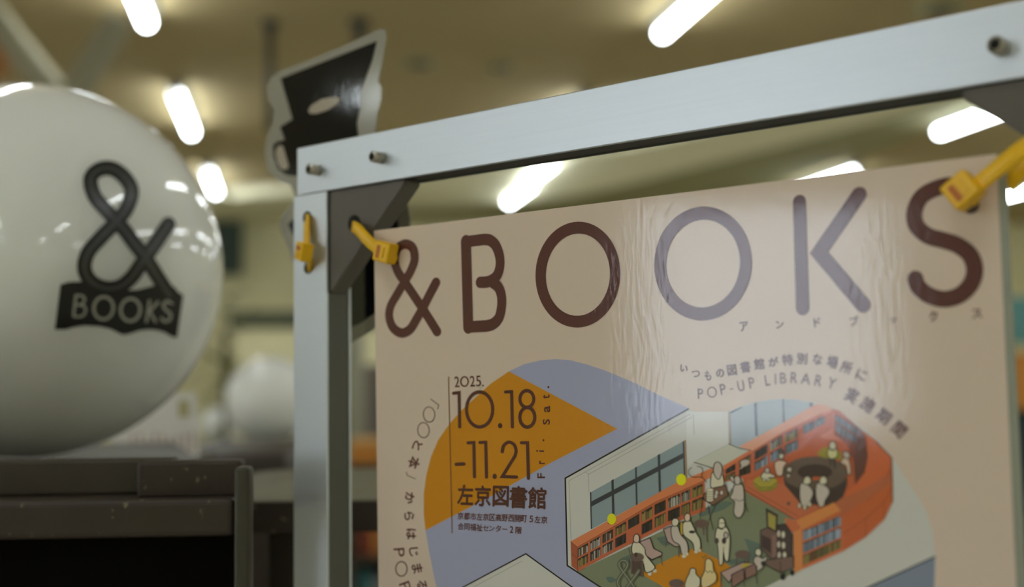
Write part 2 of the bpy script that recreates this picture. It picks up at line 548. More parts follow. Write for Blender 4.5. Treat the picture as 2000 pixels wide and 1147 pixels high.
def put(pr, txt, cx, cy, gw, gh, deg, col, layer, weight=0.0, shear=0.0):
    """glyph centred on (cx, cy), gw x gh in photo pixels, turned deg clockwise"""
    if ord(txt[0]) > 0x3000:
        if weight > 0:
            b_ = 0.030 if gw > 14 else 0.022
            for k, (dx, dy) in enumerate(((-b_, 0), (b_, 0), (0, b_), (0, -b_))):
                put(pr, txt, cx + dx * gw, cy + dy * gh, gw, gh, deg, col, layer + 0.4 * k, 0.0, shear)
            return
    vs, fs = glyph(txt, weight)
    c, s = math.cos(math.radians(deg)), math.sin(math.radians(deg))
    base = len(pr.v)
    for x, y in vs:
        X = x * gw; Y = -y * gh + shear * X
        pr.v.append(pr.to(cx + X * c - Y * s, cy + X * s + Y * c, layer))
    for f in fs:
        pr.f.append(tuple(base + i for i in f)); pr.c.append(col)

po = empty('poster', W(0.19, -0.23, 0), 'large pink laminated library event poster tied into the aluminium frame with yellow ties', 'poster')
PAPER = ink(166, 151, 138, 2.05)
uL = uv_of(733, 452)[0]; uRt = uv_of(1948, 300)[0]; vT = -0.0452; vB = -0.455
# sheet body (thin board) and printed face
skew = 0.003
cor = [(uL, vT), (uRt, vT), (uRt + skew, vB), (uL + skew * 1.6, vB)]
prism('sheet', [W(u, v, PT) for u, v in cor], -NN * 0.0007, m_paperback, po)
pr = Print(touv)
pr.poly(cor, PAPER, 0)
pr.build('printed_face', m_print, po)
uF = uv_of(1966, 320)[0]
prism('laminate_margin', [W(u, v, PT - 0.0001) for u, v in ((uRt + 0.0001, vT - 0.0005), (uF, vT - 0.0012), (uF + skew + 0.001, vB), (uRt + skew + 0.0001, vB))], -NN * 0.0004, m_film, po)

BROWN = ink(70, 38, 36)
# ---- big title, strokes laid out in the poster plane
TW = 0.0052
def uvp(pts): return [uv_of(*p) for p in pts]
def K(x0, y0, s):
    return lambda pts: [(x0 + p[0] / s, y0 + p[1] / s) for p in pts]
kt = K(720, 300, 2.867)
t1 = Print(touv)
amp = kt([(392, 998), (350, 930), (310, 868), (258, 790), (212, 722), (172, 662), (155, 600), (170, 535), (213, 508), (255, 530), (266, 592), (245, 655), (212, 715), (168, 790), (132, 855), (124, 915), (145, 975), (192, 1005), (240, 985), (275, 930), (312, 865), (348, 795), (386, 722)])
t1.line([(p.x, p.y) for p in catmull(uvp(amp), 5)], TW * 0.97, BROWN, 8, climb=3, wv=TW * 0.80)
def cat2(pts, n=6, closed=False): return [(p.x, p.y) for p in catmull(pts, n, closed)]
# B: closed left stem with rounded bowls
Bp = kt([(632, 722), (700, 718)]) 
bowl1 = kt([(632, 722), (680, 718), (722, 690), (742, 640), (742, 580), (722, 520), (690, 488), (655, 482), (560, 494)])
bowl2 = kt([(700, 720), (735, 750), (752, 800), (752, 860), (738, 920), (705, 955), (668, 966), (565, 972)])
pts = uvp(bowl1[:])
t1.line(cat2(uvp(bowl1[:8]), 6) + [uvp(bowl1)[8]], TW * 0.93, BROWN, 8, caps=True)
t1.line([uvp(kt([(553, 494)]))[0], uvp(kt([(566, 972)]))[0]], TW * 1.1, BROWN, 9, caps=True)
t1.line(cat2(uvp(bowl2[:7]), 6) + [uvp(bowl2)[7]], TW * 0.93, BROWN, 10, caps=True)
def uvell(cx, cy, rx, ry, w, wy, lay=8):
    # ellipse measured in photo pixels, turned into plane units
    a = [uv_of(cx + rx * math.cos(t), cy + ry * math.sin(t) - rx * math.cos(t) * 0.03) for t in [2 * PI * k / 64 for k in range(64)]]
    o = [uv_of(cx + (rx + w / 2) * math.cos(t), cy + (ry + wy / 2) * math.sin(t) - rx * math.cos(t) * 0.03) for t in [2 * PI * k / 64 for k in range(64)]]
    i_ = [uv_of(cx + (rx - w / 2) * math.cos(t), cy + (ry - wy / 2) * math.sin(t) - rx * math.cos(t) * 0.03) for t in [2 * PI * k / 64 for k in range(64)]]
    for k in range(64):
        j = (k + 1) % 64
        t1.poly([o[k], o[j], i_[j], i_[k]], BROWN, lay)
c1 = kt([(1180, 679)])[0]
uvell(c1[0], c1[1], 208.5 / 2.867, 263 / 2.867, 58 / 2.867, 66 / 2.867)
ko = K(1250, 300, 2.867)
c2 = ko([(361, 617)])[0]
uvell(c2[0], c2[1], 240 / 2.867, 282 / 2.867, 67 / 2.867, 73 / 2.867)
t1.line(uvp(ko([(900, 272), (918, 866)])), TW * 0.92, BROWN, 8)
t1.line(uvp(ko([(1234, 232), (1010, 556), (1256, 848)])), TW * 0.98, BROWN, 8)
ks = K(1700, 400, 2.294)
sS = [(455, 5), (430, -50), (372, -85), (300, -72), (235, -35), (203, 30), (212, 95), (262, 140), (330, 160), (395, 182), (450, 225), (472, 290), (455, 355), (405, 405), (335, 424), (265, 405), (220, 368), (206, 332)]
t1.line(cat2(uvp(ks(sS)), 5), TW * 0.98, BROWN, 8)
t1.build('title_lettering', m_print, po)

# ---- small lettering
t2 = Print(topx)
SM = ink(80, 48, 44)
for ch, x, y, ww, hh in (('ア', 1453, 638, 16, 18), ('ン', 1523, 634, 15, 14), ('ド', 1596, 630, 12, 17), ('ブ', 1668, 627, 16, 18), ('ッ', 1745, 626, 13, 11), ('ク', 1823, 618, 16, 19), ('ス', 1908, 613, 19, 17)):
    put(t2, ch, x, y, ww, hh, -6, SM, 8, 0.02, -0.0)
t2.build('katakana_lettering', m_print, po)
t2 = Print(topx)
k4 = lambda x, y: (1300 + x / 4, 660 + y / 4)
for ch, x, y, ww, hh, r in (('い', 142, 240, 58, 52, 8), ('つ', 235, 282, 62, 50, 4), ('も', 330, 295, 50, 74, -2), ('の', 425, 277, 60, 62, -6), ('図', 517, 253, 70, 82, -8), ('書', 622, 228, 74, 86, -8), ('館', 730, 205, 78, 84, -7), ('が', 842, 187, 74, 70, -5), ('特', 952, 172, 80, 84, -3), ('別', 1065, 163, 78, 84, 2), ('な', 1187, 168, 70, 80, 8), ('場', 1303, 190, 80, 92, 12), ('所', 1412, 232, 84, 92, 17), ('に', 1530, 290, 76, 80, 22)):
    cx, cy = k4(x, y)
    put(t2, ch, cx, cy, ww / 4, hh / 4, r, SM, 8, 0.02)
for ch, x, y, ww, hh, r, wt in (('P', 272, 437, 42, 80, -2, 0), ('O', 362, 425, 76, 84, -8, 0), ('P', 448, 403, 44, 84, -10, 0), ('-', 515, 400, 26, 7, -10, 0), ('U', 587, 376, 50, 84, -10, 0), ('P', 672, 352, 44, 86, -10, 0), ('L', 795, 332, 38, 84, -8, 0), ('I', 853, 322, 9, 84, -4, 0), ('B', 918, 315, 48, 84, -2, 0), ('R', 1003, 312, 52, 86, 3, 0), ('A', 1095, 320, 76, 84, 8, 0), ('R', 1195, 335, 54, 86, 12, 0), ('Y', 1298, 355, 66, 86, 18, 0), ('実', 1455, 450, 92, 112, 28, 0.02), ('施', 1580, 520, 100, 108, 34, 0.02), ('期', 1705, 612, 104, 106, 38, 0.02), ('間', 1825, 718, 98, 110, 42, 0.02)):
    cx, cy = k4(x, y)
    if ch == 'I':
        t2.line([(cx + 1, cy - 10.5), (cx + 1.5, cy + 10.5)], 2.2, SM, 8, caps=False)
    elif ch == '-':
        t2.line([(cx - 3.4, cy + 0.6), (cx + 3.4, cy - 0.6)], 2.0, SM, 8, caps=False)
    elif ch == 'O':
        t2.ring(cx, cy, 8.4, 9.6, 2.1, SM, 8, math.radians(r))
    else:
        put(t2, ch, cx, cy, ww / 4, hh / 4, r, SM, 8, wt or 0.004)
t2.build('curved_lettering', m_print, po)
t2 = Print(topx)
# curved line down the left side
GREY = ink(100, 84, 74)
t2.line([(841, 779.5), (857, 791.5), (854.5, 800)], 1.8, GREY, 8, caps=False)
t2.ring(838, 810, 11.2, 14.8, 2.0, GREY, 8, -0.06)
t2.ring(827, 840.5, 11.2, 14.8, 2.0, GREY, 8, -0.06)
t2.line([(793.5, 922), (795.5, 929), (812, 936)], 1.8, GREY, 8, caps=False)
for ch, x, y, ww, hh, r in (('と', 815, 871, 17, 17, 112), ('本', 808.5, 904, 22, 22, 108), ('か', 800, 973, 22, 17, 98), ('ら', 799, 1008.5, 16, 18, 96), ('は', 803, 1043.5, 20, 18, 90), ('じ', 808, 1078.5, 17, 17, 84), ('ま', 815, 1111, 17, 20, 78), ('る', 824, 1143, 18, 18, 74)):
    put(t2, ch, x, y, ww, hh, r, SM, 8, 0.012)
put(t2, 'P', 779.5, 1079.5, 17, 21, 86, SM, 8)
t2.ring(784, 1111.6, 11, 14.2, 2.2, SM, 8)
put(t2, 'P', 791.5, 1146, 17, 21, 70, SM, 8)
put(t2, '-', 796, 1166, 8, 3, 66, SM, 8)
put(t2, 'U', 806, 1186, 18, 21, 62, SM, 8)
put(t2, 'P', 820, 1210, 17, 21, 58, SM, 8)
t2.build('side_lettering', m_print, po)

# ---- blue blob, orange arrow
kb = K(730, 680, 2.456)
bl = Print(topx)
LAV = ink(131, 134, 158)
blob = kb([(648, 112), (720, 78), (800, 59), (870, 53), (940, 58), (1020, 78), (1110, 108), (1228, 157), (1370, 226), (1510, 289)]) + [(1345, 800), (1105, 934), (1107, 1105), (1174, 1148), (1380, 1290)] + [(1330, 1420), (1000, 1420), (905, 1290), (880, 1235)] + kb([(345, 1290), (318, 1200), (294, 1120), (268, 990), (248, 875), (240, 800), (240, 700), (252, 610), (275, 520), (310, 440), (365, 362)]) + kb([(430, 292), (480, 247), (560, 174)])
bl.poly(blob, LAV, 1)
bl.poly([(1826.5, 1088), (1697, 1147), (1500, 1240), (1500, 1420), (1800, 1420), (1822, 1250)], ink(106, 114, 130), 1)
bl.build('lavender_blob', m_print, po)
ar = Print(topx)
ORA = ink(164, 108, 12)
ar.poly(kb([(648, 112), (1168, 388), (860, 545), (560, 712), (248, 875), (240, 800), (240, 700), (252, 610), (275, 520), (310, 440), (365, 362), (430, 290), (480, 245), (560, 172)]), ORA, 2)
ar.build('orange_arrow', m_print, po)

# ---- dates
dt = Print(topx)
kd = K(850, 720, 6.372)
kd2 = K(850, 890, 6.372)
DB = ink(66, 34, 28)
dt.line([(876, 736), (883, 1042)], 1.8, ink(96, 60, 36), 8, caps=False)
dt.line(kd([(228, 308), (296, 300), (304, 728)]), 6.2, DB, 8, wv=6.4)
dt.ring(*kd([(552, 510)])[0], 163 / 6.372, 218 / 6.372, 6.2, DB, 8, 0.0, wy=7)
dt.ell(*kd([(808, 712)])[0], 4.3, 5.2, DB, 8)
dt.line(kd([(874, 293), (950, 288), (960, 728)]), 6.2, DB, 8)
dt.ring(*kd([(1140, 380)])[0], 86 / 6.372, 104 / 6.372, 6.2, DB, 8, wy=7)
dt.ring(*kd([(1146, 608)])[0], 93 / 6.372, 122 / 6.372, 6.4, DB, 9, wy=7)
dt.line(kd2([(262, 110), (358, 105)]), 6.6, DB, 8)
dt.line(kd([(408, 926), (480, 922), (488, 1350)]), 6.2, DB, 8)
dt.line(kd([(556, 922), (628, 918), (638, 1352)]), 6.2, DB, 8)
dt.ell(*kd2([(740, 260)])[0], 4.3, 5.2, DB, 8)
dt.line(cat2(kd([(834, 1036), (852, 960), (915, 918), (978, 946), (1006, 1020), (992, 1090)]), 6) + kd([(835, 1345), (1012, 1352)]), 6.3, DB, 8)
dt.line(kd([(1072, 925), (1148, 925), (1160, 1368)]), 6.2, DB, 8)
k25 = [('2', 268), ('0', 362), ('2', 460), ('5', 540)]
put(dt, '2', *kd([(270, 166)])[0], 9.5, 21, -2, DB, 8, 0.005)
dt.ring(*kd([(364, 162)])[0], 7.2, 9.2, 2.6, DB, 8)
put(dt, '2', *kd([(463, 158)])[0], 9.5, 21, -2, DB, 8, 0.005)
put(dt, '5', *kd([(538, 156)])[0], 9.5, 21, -2, DB, 8, 0.005)
dt.ell(*kd([(595, 212)])[0], 1.7, 1.9, DB, 8)
for ch, x, y, ww, hh in (('左', 375, 490, 30, 38), ('京', 592, 503, 30, 39), ('図', 815, 508, 30, 39), ('書', 1035, 520, 33, 42), ('館', 1268, 530, 34, 41)):
    cx, cy = kd2([(x, y)])[0]
    put(dt, ch, cx, cy, ww, hh, 1.5, DB, 8, 0.022)
s1 = '京都市左京区高野西開町'
for i, ch in enumerate(s1):
    cx, cy = kd2([(315 + i * 78.8, 752 + i * 3.6)])[0]
    put(dt, ch, cx, cy, 11.2, 13.6, 2.5, SM, 8, 0.018)
for ch, x, y, ww in (('5', 1196, 790, 7), ('左', 1272, 798, 11.5), ('京', 1356, 802, 12)):
    cx, cy = kd2([(x, y)])[0]; put(dt, ch, cx, cy, ww, 13.4, 2.5, SM, 8, 0.018)
for ch, x, y, ww, hh in (('合', 318, 882, 11, 13.4), ('同', 395, 888, 10.6, 13), ('福', 472, 892, 11.5, 13.6), ('祉', 552, 898, 11.5, 13.6), ('セ', 628, 905, 11, 10.5), ('ン', 705, 908, 10, 10), ('タ', 785, 910, 10.4, 12.4)):
    cx, cy = kd2([(x, y)])[0]; put(dt, ch, cx, cy, ww, hh, 2.5, SM, 8, 0.018)
dt.line(kd2([(835, 916), (898, 920)]), 1.8, SM, 8, caps=False)
for ch, x, y, ww in (('2', 950, 922, 6.6), ('階', 1038, 930, 12)):
    cx, cy = kd2([(x, y)])[0]; put(dt, ch, cx, cy, ww, 13.4, 2.5, SM, 8, 0.018)
for ch, x, y, ww, hh in (('S', 1383, 665, 11, 14), ('a', 1392, 505, 13, 12), ('t', 1380, 352, 8, 14)):
    cx, cy = kd([(x, y)])[0]; put(dt, ch, cx, cy, ww, hh, -90, DB, 8, 0.02)
dt.ell(*kd([(1408, 232)])[0], 1.9, 2.2, DB, 8)
dt.ell(*kd([(1347, 893)])[0], 1.9, 2.2, DB, 8)
put(dt, 'F', *kd2([(1318, 252)])[0], 10, 15, -90, DB, 8, 0.02)
put(dt, 'r', *kd2([(1328, 85)])[0], 7, 11.5, -90, DB, 8, 0.02)
dt.line(kd([(1295, 1027), (1355, 1030)]), 3.0, DB, 8, caps=False)
dt.ell(*kd([(1268, 1026)])[0], 1.8, 1.8, DB, 8)
dt.build('date_lettering', m_print, po)

# ---- illustration of the library
il = Print(topx)
c2_ = K(1090, 780, 5.733); c3 = K(1330, 780, 5.733); c4 = K(1480, 780, 5.733)
c5 = K(1090, 947, 5.733); c6 = K(1330, 947, 5.733); c7 = K(1530, 947, 5.733)
INK_ = ink(26, 23, 20)
WALLC = ink(166, 165, 160)
WH2 = ink(174, 174, 170)
il.poly(c2_([(1465, 108), (1500, 130), (1540, 140)]) + [(1422, 804), (1455, 790), (1500, 781), (1540, 780), (1590, 786), (1640, 803), (1700, 845), (1744, 893)] + [(1762, 925), (1788, 964), (1809, 999), (1820, 1034), (1826.5, 1087), (1697, 1147), (1500, 1240), (1380, 1290), (1174, 1148), (1107, 1105), (1104, 935)], WALLC, 2)
# far pale wall area behind
il.poly(c3([(60, 140), (530, 140), (535, 500), (145, 705), (60, 780)]), WH2, 3)
# outline
il.line([(1345.5, 798.5), (1104, 934.5), (1108, 1105), (1180, 1152), (1380, 1290)], 3.0, INK_, 5, caps=False)
il.line([(1826.5, 1087.5), (1697, 1147), (1500, 1240), (1380, 1290)], 3.0, INK_, 5, caps=False)
# lower building at the left bottom
il.poly([(1027, 1082), (905, 1147), (780, 1215), (790, 1420), (1310, 1420), (1300, 1250), (1117, 1147)], WALLC, 2)
il.line([(780, 1215), (905, 1147), (1027, 1082), (1117, 1147), (1300, 1255)], 2.6, INK_, 5, caps=False)
il.line([(1020, 1096), (925, 1147)], 0.8, ink(120, 120, 112), 5, caps=False)
# thin construction lines
THN = ink(118, 118, 112)
for a in (c2_([(340, 840), (345, 1045)]), c2_([(305, 815), (345, 840), (1500, 200)]), c2_([(120, 915), (305, 815), (1480, 165)]), c2_([(120, 915), (130, 1147), (150, 1700)]), c2_([(1515, 175), (1525, 400)]), c3([(170, 690), (530, 505)])):
    il.line(a, 0.8, THN, 5, caps=False)
# left window
GLS = ink(112, 126, 130); MUL = ink(48, 50, 54)
il.poly(c2_([(360, 1045), (1430, 455), (1440, 890)]) + c5([(1330, -20), (370, 500)]), GLS, 4)
il.poly(c2_([(1405, 600), (1405, 660), (370, 1205), (370, 1147)]), MUL, 6)
for a in (c2_([(596, 908), (622, 896), (632, 1290), (605, 1300)]), c2_([(862, 765), (880, 755), (892, 1200), (872, 1210)]), c2_([(1114, 625), (1142, 612), (1154, 1050), (1128, 1062)]), c2_([(356, 1045), (372, 1038), (380, 1450), (366, 1455)])):
    il.poly(a, MUL, 7)
il.poly(c2_([(1395, 475), (1415, 463), (1425, 870), (1408, 878)]), MUL, 8)
il.poly(c2_([(1412, 463), (1432, 453), (1446, 895), (1424, 880)]), ink(128, 104, 78), 9)
# green floor
il.poly(c5([(220, 970), (1600, 310)]) + c3([(720, 900), (730, 1030)]) + c6([(1275, 390), (1160, 400)]) + c6([(1260, 990), (950, 1147)]) + [(1400, 1240), (1330, 1240), (1174, 1150), (1118, 1112)], ink(102, 108, 84), 4)
# yellow carpet
il.poly(c5([(955, 975), (1310, 800), (1490, 725), (1620, 715)]) + c6([(230, 745), (420, 840), (560, 920), (440, 990), (465, 1147)]) + [(1400, 1230), (1370, 1215), (1310, 1155), (1258, 1125)], ink(165, 108, 8), 6)
# shadows painted as flat shapes in the drawing
for a in (c5([(700, 830), (830, 770), (850, 860), (760, 900)]), c5([(1100, 600), (1240, 560), (1240, 680), (1170, 680)]), c6([(710, 600), (880, 660), (900, 780), (780, 860), (560, 900), (520, 850), (640, 820), (760, 740)]), c6([(150, 300), (500, 180), (590, 200), (480, 280), (230, 360)])):
    il.poly(a, ink(78, 92, 82), 5)
# long bookcase
OR1 = ink(176, 104, 66); OR2 = ink(156, 82, 52); OR3 = ink(168, 92, 52)
il.poly(c5([(140, 635), (370, 510), (1330, -25), (1440, -67), (1720, -187), (1800, -130), (1640, -45), (1100, 190), (650, 455), (215, 700)]), OR1, 9)
il.poly(c5([(215, 700), (650, 455), (1100, 190), (1640, -45), (1650, 290), (1240, 455), (930, 610), (640, 750), (222, 972)]), OR2, 9)
il.poly(c5([(140, 635), (215, 700), (222, 972), (150, 912)]), ink(140, 72, 46), 9)
il.line(c5([(140, 635), (215, 700), (222, 972)]), 0.9, ink(90, 50, 34), 11, caps=False)
il.line(c5([(215, 700), (650, 455), (1100, 190), (1640, -45)]), 0.9, ink(96, 52, 34), 11, caps=False)
il.line(c5([(150, 775), (220, 828)]), 0.8, ink(90, 50, 34), 11, caps=False)
def lerp(t, xs, ys):
    for i in range(len(xs) - 1):
        if t <= xs[i + 1]: 
            return ys[i] + (ys[i + 1] - ys[i]) * (t - xs[i]) / (xs[i + 1] - xs[i])
    return ys[-1]
TOPX = ([215, 650, 1100, 1640], [700, 455, 190, -45]); BOTX = ([222, 640, 930, 1240, 1650], [972, 750, 610, 455, 290])
PALS = {'d': [ink(30, 28, 26), ink(44, 38, 32), ink(24, 22, 20), ink(52, 46, 40)], 'w': [ink(150, 148, 138), ink(60, 52, 44), ink(120, 118, 110), ink(40, 34, 30), ink(84, 60, 44)],
        'y': [ink(96, 84, 46), ink(120, 104, 60), ink(84, 56, 34), ink(70, 66, 40)], 'b': [ink(96, 106, 122), ink(126, 136, 150), ink(70, 76, 84), ink(84, 92, 100)]}
def books(conv, x0, x1, ytop, ybot, f0, f1, pal, n, lay=12, jag=0.10):
    for i in range(n):
        xa = x0 + (x1 - x0) * i / n; xb = x0 + (x1 - x0) * (i + 1) / n
        j = random.uniform(0, jag)
        q = []
        for xx, ff in ((xa, f0 + j), (xb, f0 + j), (xb, f1), (xa, f1)):
            t_, b_ = ytop(xx), ybot(xx)
            q.append((xx, t_ + (b_ - t_) * ff))
        il.poly(conv(q), random.choice(PALS[pal]), lay)
ft = lambda x: lerp(x, *TOPX); fb = lambda x: lerp(x, *BOTX)
for x0, x1, pu, pl in ((222, 335, 'w', 'y'), (360, 475, 'w', 'w'), (497, 615, 'w', 'w'), (640, 762, 'y', 'd'), (785, 910, 'd', None), (935, 1055, 'y', 'd'), (1080, 1205, 'd', 'y'), (1230, 1365, 'w', 'd'), (1380, 1480, 'w', 'y'), (1500, 1620, 'y', 'y')):
    for (f0, f1, pp) in ((0.07, 0.42, pu), (0.50, 0.86, pl)):
        if pp is None: continue
        il.poly(c5([(xx, ft(xx) + (fb(xx) - ft(xx)) * ff) for xx, ff in ((x0, f0), (x1, f0), (x1, f1), (x0, f1))]), ink(36, 28, 22), 11)
        books(c5, x0 + 3, x1 - 3, ft, fb, f0 + 0.02, f1, pp, 14)
# yellow seats balls on the shelf
il.ell(*c5([(600, 385)])[0], 8.6, 10.8, ink(186, 180, 22), 15)
il.ell(*c5([(1378, -57)])[0], 9.8, 11.2, ink(190, 184, 22), 15)
il.line(c5([(570, 440), (560, 430)]), 1, INK_, 16); il.line(c5([(628, 440), (636, 430)]), 1, INK_, 16)
# right half of the building: orange-red shelves and raised floor
RED = ink(158, 80, 50)
il.poly([(1469, 881), (1591, 790), (1612, 795), (1640, 803), (1680, 838), (1712, 862), (1742, 895), (1744, 947), (1743.5, 980), (1727, 1015), (1690.5, 1050), (1647, 1077), (1568, 1112), (1551, 1120.5), (1549.6, 1041), (1552, 1015), (1457, 962), (1450, 935)], RED, 6)
il.poly(c3([(530, 140), (680, 82), (850, 35), (1000, 10), (1145, 0), (1300, 10), (1470, 42), (1505, 55), (1150, 262), (860, 420), (650, 530), (560, 505), (535, 500)]), ink(140, 150, 160), 7)
for a in (c3([(818, 45), (850, 38), (860, 415), (832, 410)]), c3([(1136, 0), (1150, 0), (1162, 255), (1144, 262)]), c3([(1440, 36), (1470, 42), (1472, 80), (1444, 92)]), c3([(550, 145), (680, 85), (690, 92), (560, 160)])):
    il.poly(a, ink(74, 82, 100), 8)
il.poly(c3([(528, 140), (552, 135), (566, 505), (538, 500)]), ink(136, 126, 118), 9)
il.poly(c3([(650, 530), (860, 418), (1150, 260), (1505, 55), (1620, 70), (1700, 120), (1560, 165), (1130, 375), (800, 578), (765, 575)]), ink(196, 132, 108), 9)
il.poly(c3([(145, 705), (530, 505), (765, 575), (480, 740), (360, 772)]), ink(164, 164, 152), 10)
il.line(c3([(145, 705), (355, 772)]), 1.6, MUL, 11, caps=False)
il.line(c3([(530, 500), (650, 548), (785, 575)]), 1.6, MUL, 11, caps=False)
il.poly(c3([(480, 742), (765, 575), (790, 578), (800, 590), (470, 800)]), ink(176, 96, 60), 11)
TX2 = ([480, 800, 1130, 1700], [790, 590, 385, 135]); BX2 = ([480, 800, 1340, 1700], [940, 850, 570, 330])
f2 = lambda x: lerp(x, *TX2); g2 = lambda x: lerp(x, *BX2)
il.poly(c3([(470, 795), (800, 590), (1130, 385), (1700, 135), (1700, 320), (1340, 575), (800, 860), (690, 885), (480, 930)]), ink(160, 84, 58), 9)
for x0, x1, pu, pl in ((500, 610, 'd', 'y'), (650, 780, 'y', 'd'), (825, 970, 'd', 'b'), (1000, 1135, 'w', 'b'), (1165, 1310, 'y', 'b'), (1370, 1500, 'b', None), (1510, 1610, 'b', None)):
    for (f0, f1, pp) in ((0.05, 0.42, pu), (0.50, 0.88, pl)):
        if pp is None: continue
        il.poly(c3([(xx, f2(xx) + (g2(xx) - f2(xx)) * ff) for xx, ff in ((x0, f0), (x1, f0), (x1, f1), (x0, f1))]), ink(58, 40, 34), 11)
        books(c3, x0 + 3, x1 - 3, f2, g2, f0 + 0.02, f1, pp, 13)
# curved back shelf with books, right of the corner
il.poly(c4([(760, 95), (860, 150), (850, 390), (1000, 480), (700, 430), (640, 330)]), ink(178, 110, 90), 8)
il.poly(c4([(862, 160), (1000, 230), (1150, 340), (1200, 400), (1228, 640), (1190, 830), (1090, 960), (1070, 700), (1000, 500), (860, 400)]), ink(106, 58, 46), 9)
for i in range(16):
    xa = 870 + i * 17; ya = 175 + i * 10.5
    il.poly(c4([(xa, ya), (xa + 13, ya + 8), (xa + 13, ya + 82), (xa, ya + 74)]), random.choice(PALS['b']), 11)
    il.poly(c4([(xa, ya + 100), (xa + 13, ya + 108), (xa + 13, ya + 190), (xa, ya + 182)]), random.choice(PALS['b']), 11)
il.poly(c4([(1120, 420), (1195, 400), (1225, 640), (1190, 820), (1095, 955), (1075, 700)]), ink(84, 50, 42), 12)
il.line(c4([(1195, 400), (1228, 640), (1190, 830)]), 1.2, INK_, 13, caps=False)
il.poly(c4([(1205, 400), (1330, 480), (1500, 655), (1480, 800), (1300, 1000), (860, 1200), (800, 1150), (1090, 965), (1190, 830), (1230, 640)]), ink(166, 84, 50), 10)
il.line(c4([(1330, 480), (1500, 655), (1510, 1150)]), 1.6, ink(60, 40, 32), 12, caps=False)
il.line(c4([(1490, 770), (1400, 960), (1220, 1147)]), 0.9, ink(110, 56, 36), 12, caps=False)
# raised floor edge
il.poly(c6([(720, 60), (1275, 390), (1400, 330), (1700, 180), (1700, 60), (740, -60)]), ink(160, 88, 60), 7)
il.line(c6([(715, 58), (1275, 392)]), 1.4, ink(92, 50, 36), 9, caps=False)
il.line(c6([(735, 20), (1300, 350)]), 0.8, ink(104, 56, 40), 9, caps=False)
# ring desk
il.poly(c4([(280, 830), (1000, 830), (1000, 960), (960, 1090), (820, 1200), (480, 1170), (300, 960)]), ink(58, 46, 42), 13)
il.ell(*c4([(640, 830)])[0], 362 / 5.733, 190 / 5.733, ink(84, 70, 60), 14)
il.ell(*c4([(640, 815)])[0], 195 / 5.733, 88 / 5.733, ink(54, 42, 36), 15)
il.poly(c4([(620, 870), (720, 870), (740, 905), (600, 905)]), ink(160, 80, 48), 16)
il.ell(*c6([(1205, 212)])[0], 3.5, 3.6, ink(90, 70, 56), 12)
# ottomans
for (cc, x, y, rx, ry) in ((c3, 945, 930, 135, 75),):
    il.poly(cc([(x - rx, y), (x + rx, y), (x + rx - 10, y + 60), (x + 60, y + 100), (x - 60, y + 105), (x - rx + 15, y + 60)]), ink(118, 108, 42), 15)
    cx, cy = cc([(x, y)])[0]
    il.ell(cx, cy, rx / 5.733, ry / 5.733, ink(142, 130, 52), 16)
    il.line(cc([(x - rx, y + 5), (x - 60, y + 58), (x + 60, y + 58), (x + rx, y)]), 1.2, INK_, 17, caps=False)
il.poly(c4([(665, 600), (740, 540), (860, 545), (930, 600), (940, 680), (760, 660), (690, 640)]), ink(126, 116, 36), 15)
# front bookcase
TAN = ink(176, 112, 62)
il.poly(c7([(110, 540), (205, 480), (218, 945), (120, 992)]), TAN, 13)
il.poly(c7([(140, 400), (565, 200), (645, 290), (210, 505)]), TAN, 14)
il.poly(c7([(20, 370), (130, 400), (205, 470), (115, 540), (20, 480)]), ink(164, 90, 56), 13)
il.poly(c7([(210, 505), (655, 310), (665, 745), (218, 945)]), ink(170, 92, 58), 12)
il.poly(c7([(655, 310), (1225, -30), (1225, 190), (1130, 390), (920, 590), (665, 745)]), ink(160, 82, 46), 12)
il.poly(c7([(575, 190), (940, 20), (1180, -120), (1225, -20), (650, 350)]), ink(150, 84, 56), 12)
il.line(c7([(665, 550), (900, 400), (1120, 200), (1225, 20)]), 0.9, ink(110, 58, 38), 14, caps=False)
il.line(c7([(920, 590), (925, 370)]), 0.9, ink(110, 58, 38), 14, caps=False)
il.line(c7([(1130, 390), (1125, 190)]), 0.9, ink(110, 58, 38), 14, caps=False)
ty = lambda x: 510 + (330 - 510) * (x - 215) / 440.; by = lambda x: 935 + (735 - 935) * (x - 215) / 440.
for f0, f1, pp in ((0.02, 0.29, 'b'), (0.34, 0.62, 'b'), (0.67, 0.93, 'y')):
    il.poly(c7([(xx, ty(xx) + (by(xx) - ty(xx)) * ff) for xx, ff in ((220, f0), (645, f0), (645, f1), (220, f1))]), ink(64, 44, 36), 15)
    books(c7, 222, 640, ty, by, f0 + 0.015, f1, pp, 30, 16, 0.03)

# furniture
WOOD = ink(86, 70, 62); WOODL = ink(108, 84, 70); PINKC = ink(148, 126, 118)
def fill(conv, pts, col, lay, out=1.7, closed=True, smooth=True, outc=None):
    P_ = conv(pts)
    if smooth: P_ = cat2(P_, 4, True)
    il.poly(P_, col, lay)
    if out: il.line(P_, out, outc or INK_, lay + 1.5, closed=True, caps=False)
def legs(conv, lines, w=3.0, lay=17):
    for a in lines: il.line(conv(a), w, WOOD, lay, caps=False)
# left bench and table
fill(c5, [(915, 640), (1030, 595), (1070, 715), (1165, 762), (1160, 792), (1050, 842), (980, 790)], PINKC, 17, smooth=False)
legs(c5, [[(1150, 800), (1168, 905)], [(790, 710), (810, 800)]], 1.6)
il.poly(c5([(820, 850), (950, 850), (940, 1030), (830, 1000)]), ink(72, 58, 50), 16)
